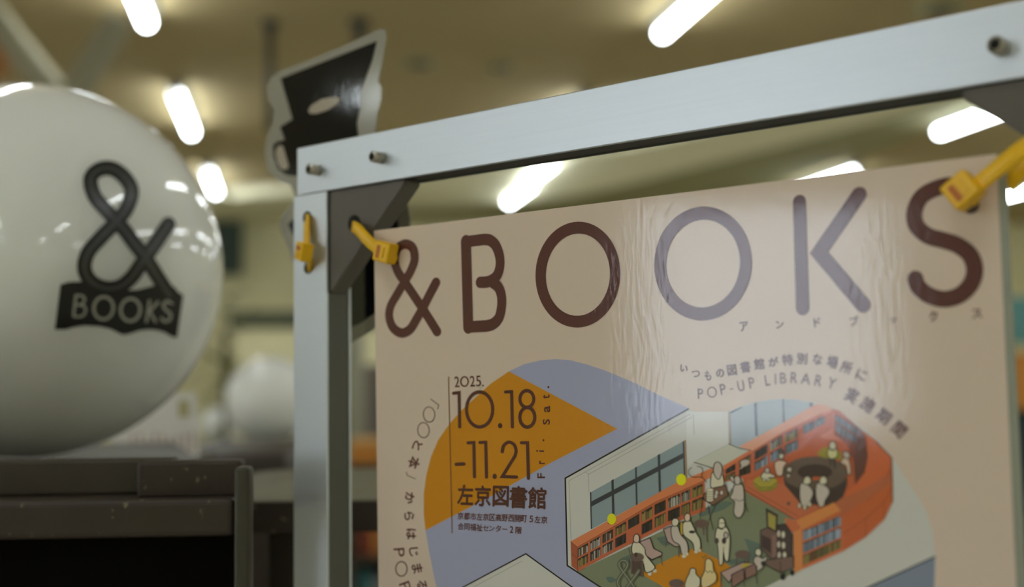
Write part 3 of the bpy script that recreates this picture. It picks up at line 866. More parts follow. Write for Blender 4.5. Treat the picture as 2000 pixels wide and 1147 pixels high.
# seated figure at the left table
CREAM = ink(176, 170, 148); CREAM2 = ink(162, 152, 142); SKIN = ink(178, 156, 138)
fill(c5, [(835, 655), (905, 645), (970, 715), (980, 780), (1040, 860), (1085, 935), (985, 985), (945, 860), (835, 780)], CREAM, 20)
fill(c5, [(845, 590), (860, 560), (890, 555), (910, 590), (905, 640), (870, 650), (845, 630)], SKIN, 23)
il.ell(*c5([(1026, 992)])[0], 4, 5, CREAM, 20); il.ell(*c5([(1082, 965)])[0], 4, 3.5, CREAM, 20)
il.ell(*c5([(885, 812)])[0], 13.5, 8.6, WOOD, 24)
legs(c5, [[(822, 850), (822, 1000)], [(945, 850), (945, 1030)]], 3.2, 23)
il.ell(*c5([(872, 785)])[0], 3.2, 4.4, ink(56, 46, 40), 26)
# couple on the second bench
fill(c5, [(1180, 500), (1260, 465), (1300, 560), (1370, 690), (1310, 695), (1225, 640)], PINKC, 17, smooth=False)
legs(c5, [[(1205, 640), (1205, 700)], [(1350, 700), (1352, 810)]], 2.0)
fill(c5, [(1275, 465), (1335, 460), (1375, 560), (1440, 640), (1455, 760), (1390, 785), (1360, 680), (1290, 630), (1265, 540)], CREAM2, 20)
fill(c5, [(1272, 410), (1300, 378), (1340, 385), (1352, 420), (1330, 460), (1285, 460)], CREAM, 23)
il.ell(*c5([(1410, 802)])[0], 4.2, 3.4, CREAM, 22); il.ell(*c5([(1445, 778)])[0], 3, 3, CREAM, 22)
fill(c5, [(1365, 440), (1395, 420), (1400, 560), (1370, 545)], ink(168, 140, 40), 19)
fill(c5, [(1405, 425), (1475, 405), (1520, 480), (1545, 540), (1590, 620), (1590, 720), (1530, 745), (1505, 650), (1410, 570), (1395, 490)], CREAM, 25)
fill(c5, [(1415, 360), (1440, 322), (1475, 335), (1480, 380), (1460, 412), (1425, 405)], SKIN, 28)
il.ell(*c5([(1545, 752)])[0], 4, 3, CREAM, 27); il.ell(*c5([(1585, 738)])[0], 3, 3, CREAM, 27)
il.ell(*c5([(1500, 530)])[0], 6, 3, ink(52, 44, 40), 28)
# stools
for cc, x, y, rx in ((c6, 228, 435, 80), (c6, 690, 780, 85), (c5, 1325, 1105, 82)):
    legs(cc, [[(x - rx * .75, y), (x - rx * .8, y + 130)], [(x + 20, y), (x + 28, y + 130)], [(x + rx * .7, y), (x + rx * .85, y + 210)]], 2.6, 18)
    cx, cy = cc([(x, y)])[0]
    il.ell(cx, cy, rx / 5.733, 47 / 5.733, WOOD, 20)
# outline ampersand sculpture
am = c5([(860, 1160), (800, 1075), (745, 1000), (695, 930), (683, 885), (715, 850), (760, 855), (778, 895), (755, 950), (705, 1015), (672, 1065), (668, 1110), (700, 1165)])
am2 = c5([(905, 965), (850, 1040), (790, 1120), (760, 1165)])
GR = ink(82, 84, 70)
il.line(cat2(am, 5), 7.6, GR, 28, climb=1); il.line(am2, 7.6, GR, 30)
il.line(cat2(am, 5), 1.2, ink(134, 134, 112), 32, climb=1); il.line(am2, 1.2, ink(134, 134, 112), 34)
fill(c5, [(540, 1040), (600, 1035), (650, 1070), (600, 1100), (560, 1085)], ink(76, 90, 84), 7, out=0)
# standing man with mugs
fill(c6, [(410, 485), (455, 500), (505, 475), (540, 540), (548, 640), (530, 850), (490, 835), (475, 760), (468, 880), (428, 890), (412, 690), (385, 610), (390, 530)], CREAM, 25)
il.line(c6([(475, 700), (475, 800)]), 1, INK_, 27, caps=False)
fill(c6, [(420, 430), (432, 382), (475, 380), (492, 430), (485, 480), (430, 485)], CREAM, 28)
il.line(c6([(428, 430), (485, 430)]), 1, INK_, 30, caps=False)
for x in (400, 482): il.ell(*c6([(x, 630)])[0], 4.4, 6, ink(62, 52, 46), 30)
fill(c6, [(480, 560), (500, 530), (528, 560), (515, 600), (490, 595)], CREAM2, 31)
# woman in long dress
fill(c6, [(600, 5), (690, 5), (708, 150), (702, 300), (650, 372), (592, 320), (600, 190), (552, 150), (575, 90)], CREAM2, 25)
il.line(c6([(600, 160), (650, 185), (706, 165)]), 1, INK_, 27, caps=False)
fill(c3, [(595, 900), (610, 865), (650, 865), (668, 910), (650, 955), (608, 950)], CREAM2, 28)
fill(c3, [(548, 880), (570, 860), (590, 880), (600, 940), (570, 920)], CREAM2, 27)
# easel table with plates, helper behind
for a in ([(250, 130), (210, 380)], [(380, 240), (310, 410)], [(300, 230), (360, 510)], [(690, 150), (755, 310)], [(560, 40), (700, 270)]):
    il.line(c6(a), 1.3, ink(62, 48, 44), 18, caps=False)
fill(c6, [(250, 110), (330, 50), (350, -10), (500, 5), (530, 120), (360, 235), (255, 170)], ink(104, 76, 62), 20, smooth=False)
for i in range(5):
    il.ell(*c6([(325, 170 - i * 27)])[0], 7.6, 4.2, INK_, 22 + i * 2); il.ell(*c6([(325, 169 - i * 27)])[0], 6.8, 3.5, CREAM, 23 + i * 2)
for x, y in ((390, 130), (455, 90), (400, 90)): il.ell(*c6([(x, y)])[0], 4, 5, INK_, 24); il.ell(*c6([(x, y)])[0], 3, 4, CREAM2, 25)
fill(c3, [(340, 850), (380, 800), (440, 810), (472, 870), (480, 960), (400, 985), (335, 985)], CREAM, 25)
fill(c3, [(365, 760), (385, 712), (425, 708), (458, 760), (455, 830), (420, 900), (370, 840)], CREAM2, 28)
il.line(cat2(c3([(120, 765), (85, 800), (95, 850), (150, 875), (200, 870), (235, 880)]), 4), 1.2, INK_, 28)
il.line(cat2(c3([(180, 750), (225, 765), (245, 800), (230, 850), (250, 890), (290, 930)]), 4), 1.2, INK_, 28)
fill(c3, [(665, 700), (720, 675), (775, 695), (745, 740), (700, 760), (660, 795), (675, 750)], CREAM2, 26, out=0.8)
# figures on the raised floor
fill(c3, [(1060, 700), (1120, 685), (1185, 710), (1150, 760), (1135, 850), (1075, 850), (1048, 750)], SKIN, 26)
fill(c3, [(1100, 620), (1125, 600), (1150, 625), (1140, 665), (1105, 665)], CREAM, 28)
fill(c3, [(1095, 585), (1120, 560), (1148, 585), (1145, 610), (1100, 610)], ink(70, 66, 66), 27)
fill(c3, [(905, 840), (950, 815), (1040, 850), (1050, 880), (990, 880), (960, 910), (900, 880)], CREAM, 26)
fill(c3, [(938, 795), (960, 765), (990, 780), (985, 825), (950, 825)], CREAM2, 28)
il.ell(*c3([(930, 905)])[0], 3.4, 3.2, INK_, 28); il.ell(*c3([(930, 905)])[0], 2.4, 2.2, CREAM, 29)
il.ell(*c3([(980, 900)])[0], 3.4, 3.2, INK_, 28); il.ell(*c3([(980, 900)])[0], 2.4, 2.2, CREAM, 29)
fill(c3, [(1190, 760), (1245, 765), (1235, 820), (1185, 810)], CREAM2, 26, smooth=False)
il.ell(*c3([(1203, 858)])[0], 2.4, 2.6, CREAM2, 26)
fill(c4, [(790, 560), (840, 575), (885, 560), (890, 640), (850, 665), (810, 665), (780, 620)], ink(176, 172, 124), 26)
fill(c4, [(800, 510), (835, 470), (875, 510), (865, 560), (815, 560)], CREAM, 28)
il.line(c4([(815, 670), (815, 740)]), 2.4, ink(44, 40, 38), 26); il.line(c4([(855, 670), (862, 770)]), 2.4, ink(44, 40, 38), 26)
fill(c4, [(960, 660), (1010, 660), (1035, 740), (1040, 840), (1005, 830), (990, 750), (930, 710)], SKIN, 26)
fill(c4, [(950, 620), (975, 585), (1020, 600), (1030, 650), (990, 665)], CREAM2, 28)
for dx in (0, 180):
    fill(c4, [(480 + dx, 950), (540 + dx, 950), (600 + dx if dx == 0 else 790, 1000), (620 if dx == 0 else 800, 1060), (590 + dx * .9, 1140), (580 + dx * .9, 1190), (520 + dx, 1210), (490 + dx * 1.05, 1180), (470 + dx, 1080)], CREAM2, 27)
    fill(c4, [(510 + dx, 920), (540 + dx, 866), (585 + dx, 880), (590 + dx, 940), (530 + dx, 955)], CREAM, 30)
for x, y in ((180, 235), (240, 255), (295, 220)):
    il.ell(*c7([(x, y)])[0], 3.4, 5.6, INK_, 28); il.ell(*c7([(x, y)])[0], 2.5, 4.7, CREAM, 30)
# near bench with two figures on the carpet
fill(c6, [(90, 1000), (110, 940), (160, 945), (168, 1000), (215, 1060), (190, 1160), (50, 1160), (60, 1060)], CREAM, 25)
fill(c6, [(265, 960), (275, 850), (315, 828), (355, 870), (365, 950), (395, 1010), (385, 1090), (250, 1160), (225, 1060)], ink(182, 164, 118), 27)
il.line(c6([(275, 960), (300, 985), (330, 965), (350, 990), (370, 960)]), 1.0, INK_, 30, caps=False)
fill(c6, [(440, 985), (690, 872), (835, 878), (820, 950), (560, 1060), (540, 1100)], PINKC, 20, smooth=False)
fill(c6, [(565, 1010), (700, 940), (712, 1060), (590, 1147), (570, 1147)], ink(112, 86, 76), 23, smooth=False)
fill(c6, [(715, 935), (838, 880), (848, 1000), (722, 1060)], ink(112, 86, 76), 23, smooth=False)
fill(c6, [(665, 925), (700, 890), (765, 880), (740, 920)], ink(150, 134, 44), 22, out=0)
legs(c6, [[(445, 1000), (445, 1147)], [(835, 1000), (850, 1110)], [(700, 1060), (715, 1147)]], 2.0, 22)
for a in ([(235, 800), (255, 830)], [(262, 790), (275, 818)], [(288, 788), (290, 808)]): il.line(c6(a), 1, INK_, 26, caps=False)
# kneeling child
fill(c6, [(825, 815), (870, 800), (915, 830), (955, 800), (955, 850), (900, 870), (915, 930), (850, 965), (850, 920), (815, 870)], CREAM2, 25)
fill(c6, [(830, 770), (845, 722), (885, 722), (900, 770), (870, 800)], CREAM, 28)
# cabinet, mirror, cart
fill(c6, [(955, 270), (1080, 340), (1070, 530), (965, 475)], ink(74, 60, 52), 15, smooth=False)
fill(c6, [(975, 310), (1062, 358), (1055, 510), (978, 465)], ink(134, 124, 62), 17, smooth=False, out=0)
fill(c6, [(890, 512), (965, 480), (1082, 535), (1075, 800), (1030, 860), (890, 700)], ink(92, 72, 64), 18, smooth=False)
fill(c6, [(900, 560), (1010, 610), (1010, 770), (905, 700)], ink(60, 46, 42), 20, smooth=False, out=0)
fill(c6, [(1015, 570), (1070, 560), (1070, 800), (1020, 820)], ink(110, 84, 74), 20, smooth=False, out=0)
fill(c6, [(1085, 450), (1170, 440), (1250, 560), (1250, 800), (1110, 860), (1075, 780)], ink(58, 48, 44), 19, smooth=False)
for x, y in ((1095, 550), (1145, 560), (1095, 670), (1148, 680), (1100, 790), (1160, 790)):
    il.ell(*c6([(x, y)])[0], 3.2, 6.5, CREAM if x > 1120 else CREAM2, 22)
fill(c6, [(920, 850), (1050, 830), (1260, 800), (1262, 935), (1115, 985), (930, 890)], ink(96, 76, 66), 22, smooth=False)
il.line(c6([(1112, 860), (1115, 985)]), 1.4, INK_, 25, caps=False)
for x, y, r_ in ((1140, 1030, 5), (1245, 985, 4.4), (928, 885, 3.6)): il.ell(*c6([(x, y)])[0], r_, r_ * 1.35, ink(30, 28, 26), 26)
il.build('library_drawing', m_print, po)
# punched holes of the poster corners
for (x, y) in ((768, 506), (1897, 399)):
    c = onp(x, y)
    tube('punched_hole', c + NN * (PT + 0.0004), c + NN * (PT + 0.00075), 0.0024, m_black if x < 1000 else m_gusset, po, 20)

# ------------------------------------------------------------------ cable ties
def tie(name, path, label, headpos, headdir, up, wdt=0.0055, th=0.0016, hs=(0.0095, 0.0090, 0.0062)):
    """strap as a bent band following path, ratchet head as a bevelled block with slot and pawl"""
    r = empty(name, headpos, label, 'cable tie')
    P_ = catmull(path, 8)
    bm = bmesh.new()
    rings = []
    for i, p in enumerate(P_):
        d = (P_[min(i + 1, len(P_) - 1)] - P_[max(i - 1, 0)]).normalized()
        s = d.cross(up).normalized() * wdt / 2
        n_ = s.cross(d).normalized() * th / 2
        rings.append([bm.verts.new(p + s * a_ + n_ * b_) for a_, b_ in ((1, .6), (.85, 1), (-.85, 1), (-1, .6), (-1, -.6), (-.85, -1), (.85, -1), (1, -.6))])
    for a_, b_ in zip(rings, rings[1:]):
        for k in range(8): bm.faces.new((a_[k], a_[(k + 1) % 8], b_[(k + 1) % 8], b_[k]))
    bm.faces.new(rings[0]); bm.faces.new(rings[-1][::-1])
    frombm('strap', bm, m_yellow, r, True)
    x = headdir.normalized(); z = (up - x * up.dot(x)).normalized(); y = z.cross(x)
    hd = box('ratchet_head', headpos - x * hs[0] / 2 - y * hs[1] / 2 - z * hs[2] / 2, x * hs[0], y * hs[1], z * hs[2], m_yellow, r, bevel=0.0009, seg=3)
    box('slot', headpos - x * hs[0] * .28 - y * hs[1] * .33 + z * (hs[2] / 2), x * hs[0] * .22, y * hs[1] * .62, z * 0.00012, m_yelldark, hd)
    box('pawl', headpos + x * hs[0] * .02 - y * hs[1] * .26 + z * (hs[2] / 2 - .0002), x * hs[0] * .2, y * hs[1] * .5, z * 0.0007, m_yellow, hd, bevel=0.0002)
    return r
# on the post: vertical
def q(x, y, n_=0.0): return onp(x, y, n_)
for (x, y) in ((600, 425), (602, 523)):
    c = q(x, y)
    tube('slot_hole', c, c + NN * 0.00025, 0.0030, m_black, fr, 20)
tie('cable_tie', [q(600, 432, -0.003), q(600, 430, 0.001), q(599, 440, 0.0022), q(599, 465, 0.003), q(599, 490, 0.004), q(602, 505, 0.003), q(603, 518, 0.001), q(603, 522, -0.003)],
    'yellow cable tie looped through two holes of the left post', q(594, 492, 0.0062), UU * -0.25 - ZZ, NN - UU * 0.35, hs=(0.0088, 0.0092, 0.0062), wdt=0.0058)
tie('cable_tie', [q(690, 443, -0.010), q(691, 443, 0.0005), q(700, 449, 0.0035), q(717, 468, 0.0055), q(735, 484, 0.006), q(752, 493, 0.0045), q(766, 501, 0.002), q(769, 505, 0.0005)],
    'yellow cable tie from the left gusset to the poster corner by the ampersand', q(753, 493, 0.0052), UU * 0.95 - ZZ * 0.25, NN + UU * 0.1 + ZZ * 0.0, hs=(0.0098, 0.0092, 0.0062), wdt=0.0052)
tie('cable_tie', [q(2075, 240, 0.002), q(2040, 262, 0.005), q(1995, 292, 0.007), q(1950, 328, 0.0075), q(1915, 357, 0.007), q(1888, 378, 0.005), q(1893, 394, 0.0015), q(1896, 398, 0.0005)],
    'yellow cable tie at the poster top right corner, head over the letter S', q(1881, 373, 0.0066), UU * 0.8 + ZZ * 0.6, NN - UU * 0.15, hs=(0.0092, 0.0092, 0.0060), wdt=0.0050)
tie('cable_tie', [q(2050, 290, -0.004), q(2005, 324, -0.0035), q(1978, 350, -0.0032), q(1966, 362, -0.003)],
    'short yellow tie tail behind the right poster margin', q(2052, 288, -0.004), UU * 0.8 + ZZ * 0.6, NN, hs=(0.0088, 0.0084, 0.006), wdt=0.0050)

# ------------------------------------------------------------------ laminated cut-out behind the corner
cz = -0.030
cu_ = empty('laminated_cutout', onp(650, 350, cz), 'tilted laminated black paper cut-out sticking up behind the left frame corner', 'cutout')
film = [(522, 170), (530, 150), (548, 138), (600, 119), (670, 90), (742, 56), (752, 58), (754, 75), (747, 115), (738, 160), (745, 172), (744, 195), (736, 225), (732, 262), (748, 310), (775, 360), (796, 400), (801, 430), (790, 500), (765, 590), (745, 628), (728, 645), (700, 662), (680, 672), (650, 672), (615, 620), (590, 560), (565, 490), (549, 455), (546, 432), (556, 415), (578, 385), (566, 362), (545, 355), (525, 335), (517, 300), (521, 268), (532, 240), (534, 215), (524, 195)]
film_p = [onp(x, y, cz) for x, y in film]
m_clear = mat('cloudy_laminate_film', (0.50, 0.48, 0.40), 0.12, trans=0.35, spec=0.6)
prism('film', film_p, -NN * 0.0006, m_clear, cu_)
def topc(x, y, layer): return onp(x, y, cz + 0.0002 + layer * 0.00008)
bk = Print(topc)
BLK = (0.007, 0.009, 0.012)
bk.poly([(548, 153), (736, 80), (727, 118), (704, 180), (705, 200), (697, 240), (703, 300), (725, 370), (775, 420), (782, 470), (760, 560), (735, 610), (700, 634), (681, 641), (660, 640), (625, 590), (600, 540), (578, 470), (562, 438), (572, 430), (600, 400), (590, 345), (560, 343), (543, 330), (534, 305), (533, 285), (541, 277), (556, 273), (547, 248), (571, 233)], BLK, 0)
bk.build('black_print', m_cutprint, cu_)
bk = Print(topc)
CRM = (0.50, 0.44, 0.35)
bk.poly([(602, 216), (608, 206), (628, 194), (650, 190), (665, 192), (660, 202), (640, 215), (618, 222), (606, 222)], CRM, 1)
bk.build('pale_opening', m_cutprint, cu_)
bk = Print(topc)
bk.poly([(540, 290), (547, 283), (553, 287), (564, 325), (560, 331), (550, 331), (542, 318), (538, 300)], CRM, 1)
bk.build('pale_opening', m_cutprint, cu_)

# ------------------------------------------------------------------ balloons
def balloon(name, c, R, label, tilt=0.0, group=None):
    r = empty(name, c - ZZ * R, label, 'balloon', group)
    bm = bmesh.new()
    bmesh.ops.create_uvsphere(bm, u_segments=96, v_segments=64, radius=R)
    for v in bm.verts:
        zz = v.co.z / R
        # a slightly drawn-in lower end towards the knot, which points away at the back
    bmesh.ops.translate(bm, verts=bm.verts, vec=c)
    frombm('skin', bm, m_balloon, r, True)
    d = (FWD * 0.80 - ZZ * 0.6).normalized()
    tube('knot', c + d * R * 0.985, c + d * R * 1.09, R * 0.05, m_balloon, r, 16, R * 0.085, bevel=R * 0.02)
    return r
ZB = 0.70
BR = 0.1135
BC = at(63, 529, ZB + 0.005)
bal = balloon('balloon', BC, BR, 'large glossy white balloon with a black ampersand book logo')
def onball(x, y, eps=0.0):
    d = ray(x, y).normalized(); oc = CAM - BC
    b_ = oc.dot(d); c_ = oc.dot(oc) - (BR + eps) ** 2
    disc = b_ * b_ - c_
    t_ = -b_ - math.sqrt(max(disc, 0))
    return CAM + d * t_
def tob(x, y, layer): return onball(x, y, 0.00012 + layer * 0.00006)
class BPrint(Print):
    flip = False
def subdiv_poly(pr_, pts, col, layer):
    """cut a wide polygon into a fine grid so that it hugs the sphere"""
    bm = bmesh.new()
    f = bm.faces.new([bm.verts.new((p[0], p[1], 0)) for p in pts])
    x0 = min(p[0] for p in pts); x1 = max(p[0] for p in pts); y0 = min(p[1] for p in pts); y1 = max(p[1] for p in pts)
    for ax, a_, b_ in ((0, x0, x1), (1, y0, y1)):
        k = a_ + 8
        while k < b_:
            co = V((k, 0, 0)) if ax == 0 else V((0, k, 0)); no = V((1, 0, 0)) if ax == 0 else V((0, 1, 0))
            bmesh.ops.bisect_plane(bm, geom=bm.verts[:] + bm.edges[:] + bm.faces[:], plane_co=co, plane_no=no)
            k += 8
    for f in bm.faces: pr_.poly([(v.co.x, v.co.y) for v in f.verts], col, layer)
    bm.free()
lg = BPrint(tob)
LB = (0.008, 0.008, 0.008); LG = (0.055, 0.055, 0.055)
ampb = [(331, 577), (308, 541), (285, 505), (262, 475), (240, 446), (206, 409), (184, 382), (177, 350), (192, 332), (217, 329), (241, 344), (257, 372), (248, 406), (228, 432), (197, 464), (172, 494), (165, 525), (178, 550), (205, 563), (234, 560), (258, 541), (276, 515), (293, 491), (311, 465), (329, 438)]
A_ = cat2(ampb, 5)
lg.line(A_, 29, LB, 2, climb=2)
subdiv_poly(lg, [(118, 556), (135, 551), (165, 550), (200, 560), (235, 568), (270, 566), (300, 558), (318, 555), (340, 560), (348, 570), (358, 577), (346, 660), (336, 658), (320, 649), (305, 645), (290, 644), (272, 646), (258, 651), (246, 654), (238, 654), (230, 650), (216, 643), (195, 638), (165, 636), (145, 639), (128, 644), (107, 644)], LB, 0)
lg.build('black_logo', mat('black_logo_vinyl', LB, 0.35), bal)
lg2 = BPrint(tob)
lg2.line(A_, 9.5, LG, 5, climb=1)
lg2.build('logo_inner_line', mat('charcoal_logo_line', LG, 0.3), bal)
lt = BPrint(tob)
kl = K(0, 450, 2.868)
GC = (0.42, 0.42, 0.37)
lt.line(kl([(425, 365), (412, 480)]), 5.0, GC, 3)
lt.line(cat2(kl([(428, 365), (462, 368), (474, 388), (462, 412), (432, 418)]), 5), 4.4, GC, 4)
lt.line(cat2(kl([(440, 418), (470, 425), (480, 450), (462, 480), (420, 484)]), 5), 4.4, GC, 5)
lt.ring(*kl([(580, 436)])[0], 19.0, 22.0, 5.6, GC, 3, 0.1)
lt.ring(*kl([(731, 446)])[0], 19.0, 22.0, 5.6, GC, 3, 0.1)
lt.line(kl([(838, 395), (820, 512)]), 5.0, GC, 3)
lt.line(kl([(885, 402), (838, 455), (872, 512)]), 4.8, GC, 4)
lt.line(cat2(kl([(962, 410), (935, 398), (915, 420), (930, 448), (955, 468), (950, 502), (920, 510), (905, 492)]), 5), 5.0, GC, 3)
lt.build('logo_lettering', mat('pale_grey_logo_letters', GC, 0.3), bal)

# ------------------------------------------------------------------ dark shelf units
def flat(x, y, z0):
    """point at height z0 under pixel (x, y)"""
    d = ray(x, y); return CAM + d * ((z0 - CAMZ) / d.z)
TOPZ = CAMZ - 0.0572
X_ = V((1, 0.045, 0)).normalized(); Y_ = V((-0.045, 1, 0)).normalized()
sh = empty('shelf_unit', V((-0.30, 0.75, 0)), 'dark brown shelf unit with chipped front rail, carrying the large balloon', 'shelf')
e0 = flat(456, 974, TOPZ)           # right end of the front rail, top front edge
def SX(dx, dy, z): 
    p = e0 + X_ * dx + Y_ * dy; return V((p.x, p.y, z))
LEN = 0.62
m_rail = mat('dark_brown_rail_chipped', (0.040, 0.027, 0.019), 0.5, noise=0.3, scale=45, bump=0.0008)
def chips(M, pale, scale, lo, hi):
    nt = M.node_tree; b = nt.nodes['Principled BSDF']
    src = b.inputs['Base Color'].links[0].from_socket
    tc = nt.nodes.new('ShaderNodeTexCoord'); nz = nt.nodes.new('ShaderNodeTexNoise'); nz.inputs['Scale'].default_value = scale; nz.inputs['Detail'].default_value = 8
    cr = nt.nodes.new('ShaderNodeValToRGB'); cr.color_ramp.elements[0].position = lo; cr.color_ramp.elements[1].position = hi
    mx = nt.nodes.new('ShaderNodeMix'); mx.data_type = 'RGBA'; mx.inputs[7].default_value = (*pale, 1)
    nt.links.new(tc.outputs['Object'], nz.inputs['Vector']); nt.links.new(nz.outputs[0], cr.inputs[0]); nt.links.new(cr.outputs[0], mx.inputs[0])
    nt.links.new(src, mx.inputs[6]); nt.links.new(mx.outputs[2], b.inputs['Base Color'])
chips(m_rail, (0.20, 0.18, 0.11), 170, 0.64, 0.72)
box('front_rail', SX(-LEN, 0, TOPZ - 0.0165), X_ * LEN, Y_ * 0.012, ZZ * 0.0165, m_rail, sh, bevel=0.0026, seg=3)
tb = [SX(-LEN, 0.0122, TOPZ - 0.0120), SX(-0.002, 0.0122, TOPZ - 0.0120), SX(-0.002, 0.05, TOPZ - 0.0120), SX(-0.13, 0.42, TOPZ - 0.0120), SX(-LEN, 0.42, TOPZ - 0.0120)]
prism('top_board', tb, ZZ * 0.0105, m_shelf, sh)
box('rim_board', SX(-0.047, 0.018, TOPZ - 0.0014), X_ * 0.047, Y_ * 0.012, ZZ * 0.0165, m_rail, sh, bevel=0.0015)
box('rim_board', SX(-LEN, 0.036, TOPZ - 0.0014), X_ * (LEN - 0.035), Y_ * 0.012, ZZ * 0.0165, m_shelf, sh, bevel=0.0015)
m_post = mat('dark_olive_post', (0.045, 0.042, 0.025), 0.45, noise=0.2, scale=40)
# corner post with rounded head
pw = 0.0068
bm = bmesh.new()
add_box(bm, SX(0.0004, -0.002, 0), X_ * pw, Y_ * 0.012, ZZ * (TOPZ + 0.0135), 0.0018, 3)
frombm('corner_post', bm, m_post, sh, True)
box('corner_post', SX(-LEN - pw - 0.0004, -0.002, 0), X_ * pw, Y_ * 0.035, ZZ * (TOPZ + 0.0135), m_shelf, sh, bevel=0.002)
box('front_panel', SX(-LEN, 0.025, 0.05), X_ * LEN, Y_ * 0.008, ZZ * (TOPZ - 0.0625), m_matte0, sh)  # black sheet standing in for the shaded interior below the rail
for dx, dy in ((-0.16, 0.36), (-LEN + 0.02, 0.36)):
    box('leg', SX(dx, dy, 0), X_ * 0.02, Y_ * 0.02, ZZ * (TOPZ - 0.0121), m_shelf, sh)

def round_tray(name, cx, cy, wx, wy, z0, z1, rc, M, parent, wall=0.008):
    """rounded-rectangle tray rim"""
    bm = bmesh.new()
    def outline(inset):
        o = []
        for (sx, sy, a0) in ((1, -1, -90), (1, 1, 0), (-1, 1, 90), (-1, -1, 180)):
            for k in range(7):
                a_ = math.radians(a0 + 15 * k)
                rr = max(rc - inset, 0.001)
                o.append(V((cx + sx * (wx - rc) + rr * math.cos(a_), cy + sy * (wy - rc) + rr * math.sin(a_), 0)))
        return o
    O = outline(0); I = outline(wall)
    r0 = [bm.verts.new(p + ZZ * z0) for p in O]; r1 = [bm.verts.new(p + ZZ * z1) for p in O]
    r2 = [bm.verts.new(p + ZZ * z1) for p in I]; r3 = [bm.verts.new(p + ZZ * (z1 - (z1 - z0) * .35)) for p in I]
    k = len(O)
    for A, B in ((r0, r1), (r1, r2), (r2, r3)):
        for i in range(k): bm.faces.new((A[i], A[(i + 1) % k], B[(i + 1) % k], B[i]))
    bm.faces.new(r3); bm.faces.new(r0[::-1])
    return frombm(name, bm, M, parent)
# second unit behind the post: tray-like top with rounded end
s2 = empty('tray_table', V((0, 0.9, 0)), 'dark brown tray table with rounded corner, behind the left frame post', 'table')
tz = CAMZ - 0.074
g0 = flat(484, 977, tz); g1 = flat(737, 955, tz)
gw = (g1.x - g0.x)
ccx = g0.x + 0.085; ccy = g0.y + 0.09
round_tray('tray_top', ccx, ccy, 0.12, 0.10, tz - 0.017, tz - 0.0004, 0.03, m_rail, s2)
round_tray('tray_rim', ccx, ccy, 0.1185, 0.0985, tz - 0.0004, tz + 0.0002, 0.029, m_shelfpale, s2, wall=0.03)  # top face paler than the tray body
for sx in (-1, 1):
    for sy in (-1, 1):
        box('leg', V((ccx + sx * 0.065 - 0.012, ccy + sy * 0.065 - 0.012, 0)), V((0.024, 0, 0)), V((0, 0.024, 0)), ZZ * (tz - 0.0175), m_shelf, s2, bevel=0.002)
bx = empty('storage_crate', V((0, 1.3, 0)), 'dark brown crate with rounded top corner behind the shelf post', 'crate')
h0 = at(300, 888, 1.22); h1 = at(566, 888, 1.22)
bm = bmesh.new()
add_box(bm, V((h0.x, 1.22, 0.0)), V((h1.x - h0.x, 0, 0)), V((0, 0.25, 0)), ZZ * (h0.z), 0.012, 3)
frombm('body', bm, m_rail, bx, True)
box('recess', V((h0.x + 0.02, 1.2195, h0.z - 0.045)), V((h1.x - h0.x - 0.04, 0, 0)), V((0, -0.001, 0)), ZZ * 0.024, m_dark, bx)

# leaflet standing behind the balloon
lf = empty('leaflet', at(320, 892, 0.98), 'white leaflet with pink printing standing between balloon and post', 'leaflet')
l0 = at(215, 893, 0.98); l1 = at(386, 893, 0.98)
m_leaf = mat('white_leaflet_paper', (0.93, 0.90, 0.84), 0.5)
m_pink = mat('pink_leaflet_ink', (0.50, 0.30, 0.27), 0.5)
LH = at(386, 770, 0.98).z - l1.z
ld = (l1 - l0); ld.z = 0
leafpts = [V((l0.x, l0.y, l0.z)), V((l1.x, l1.y, l0.z)), V((l1.x - 0.002, l1.y, l0.z + LH)), V((l0.x, l0.y, l0.z + LH))]
prism('sheet', leafpts, V((0, 0.002, 0)), m_leaf, lf)
for i in range(9):
    f_ = 0.25 + i * 0.085
    p = V((l0.x, l0.y - 0.0006, l0.z + 0.004)) + ld * f_
    box('printed_line', p, ld * 0.018, V((0, 0.0005, 0)), ZZ * random.uniform(0.010, 0.018), m_pink, lf)
box('yellow_mark', V((l0.x, l0.y - 0.0006, l0.z + LH * 0.62)) + ld * 0.78, ld * 0.12, V((0, 0.0005, 0)), ZZ * 0.014, mat('yellow_leaflet_ink', (0.55, 0.5, 0.25), 0.5), lf)
box('support', V((l0.x, l0.y + 0.0025, l0.z - 0.02)), ld, V((0, 0.05, 0)), ZZ * 0.02, m_shelf, lf)
box('base', V((l0.x, l0.y + 0.0025, 0)), ld, V((0, 0.05, 0)), ZZ * (l0.z - 0.0205), m_shelf, lf)

# ------------------------------------------------------------------ background things
# dark counter with the second balloon
m_matte = mat('matte_black_top', (0.02, 0.018, 0.014), 1.0, spec=0.1)
ct = empty('counter', RM(-0.6, 2.6, 0), 'long dark counter behind the post, carrying the far white balloon', 'counter')
k0 = at(408, 870, 2.6)
box('worktop', V((k0.x, 2.45, k0.z - 0.04)), V((0.24, 0, 0)), V((0, 0.36, 0)), ZZ * 0.04, m_matte, ct, bevel=0.004)
box('body', V((k0.x + 0.02, 2.49, 0)), V((0.20, 0, 0)), V((0, 0.30, 0)), ZZ * (k0.z - 0.0405), m_shelf, ct)
c_ = at(527, 782, 2.62)
R2 = c_.z - k0.z
balloon('balloon', c_, R2, 'smaller-looking white balloon out of focus left of the frame post')
c3b = at(428, 832, 5.6)
box_t = empty('side_table', V((c3b.x, c3b.y, 0)), 'small pale table far behind between the balloons', 'table')
tube('table_top', V((c3b.x, c3b.y, c3b.z - 0.125)), V((c3b.x, c3b.y, c3b.z - 0.0955)), 0.22, m_shelfpale, box_t, 32)
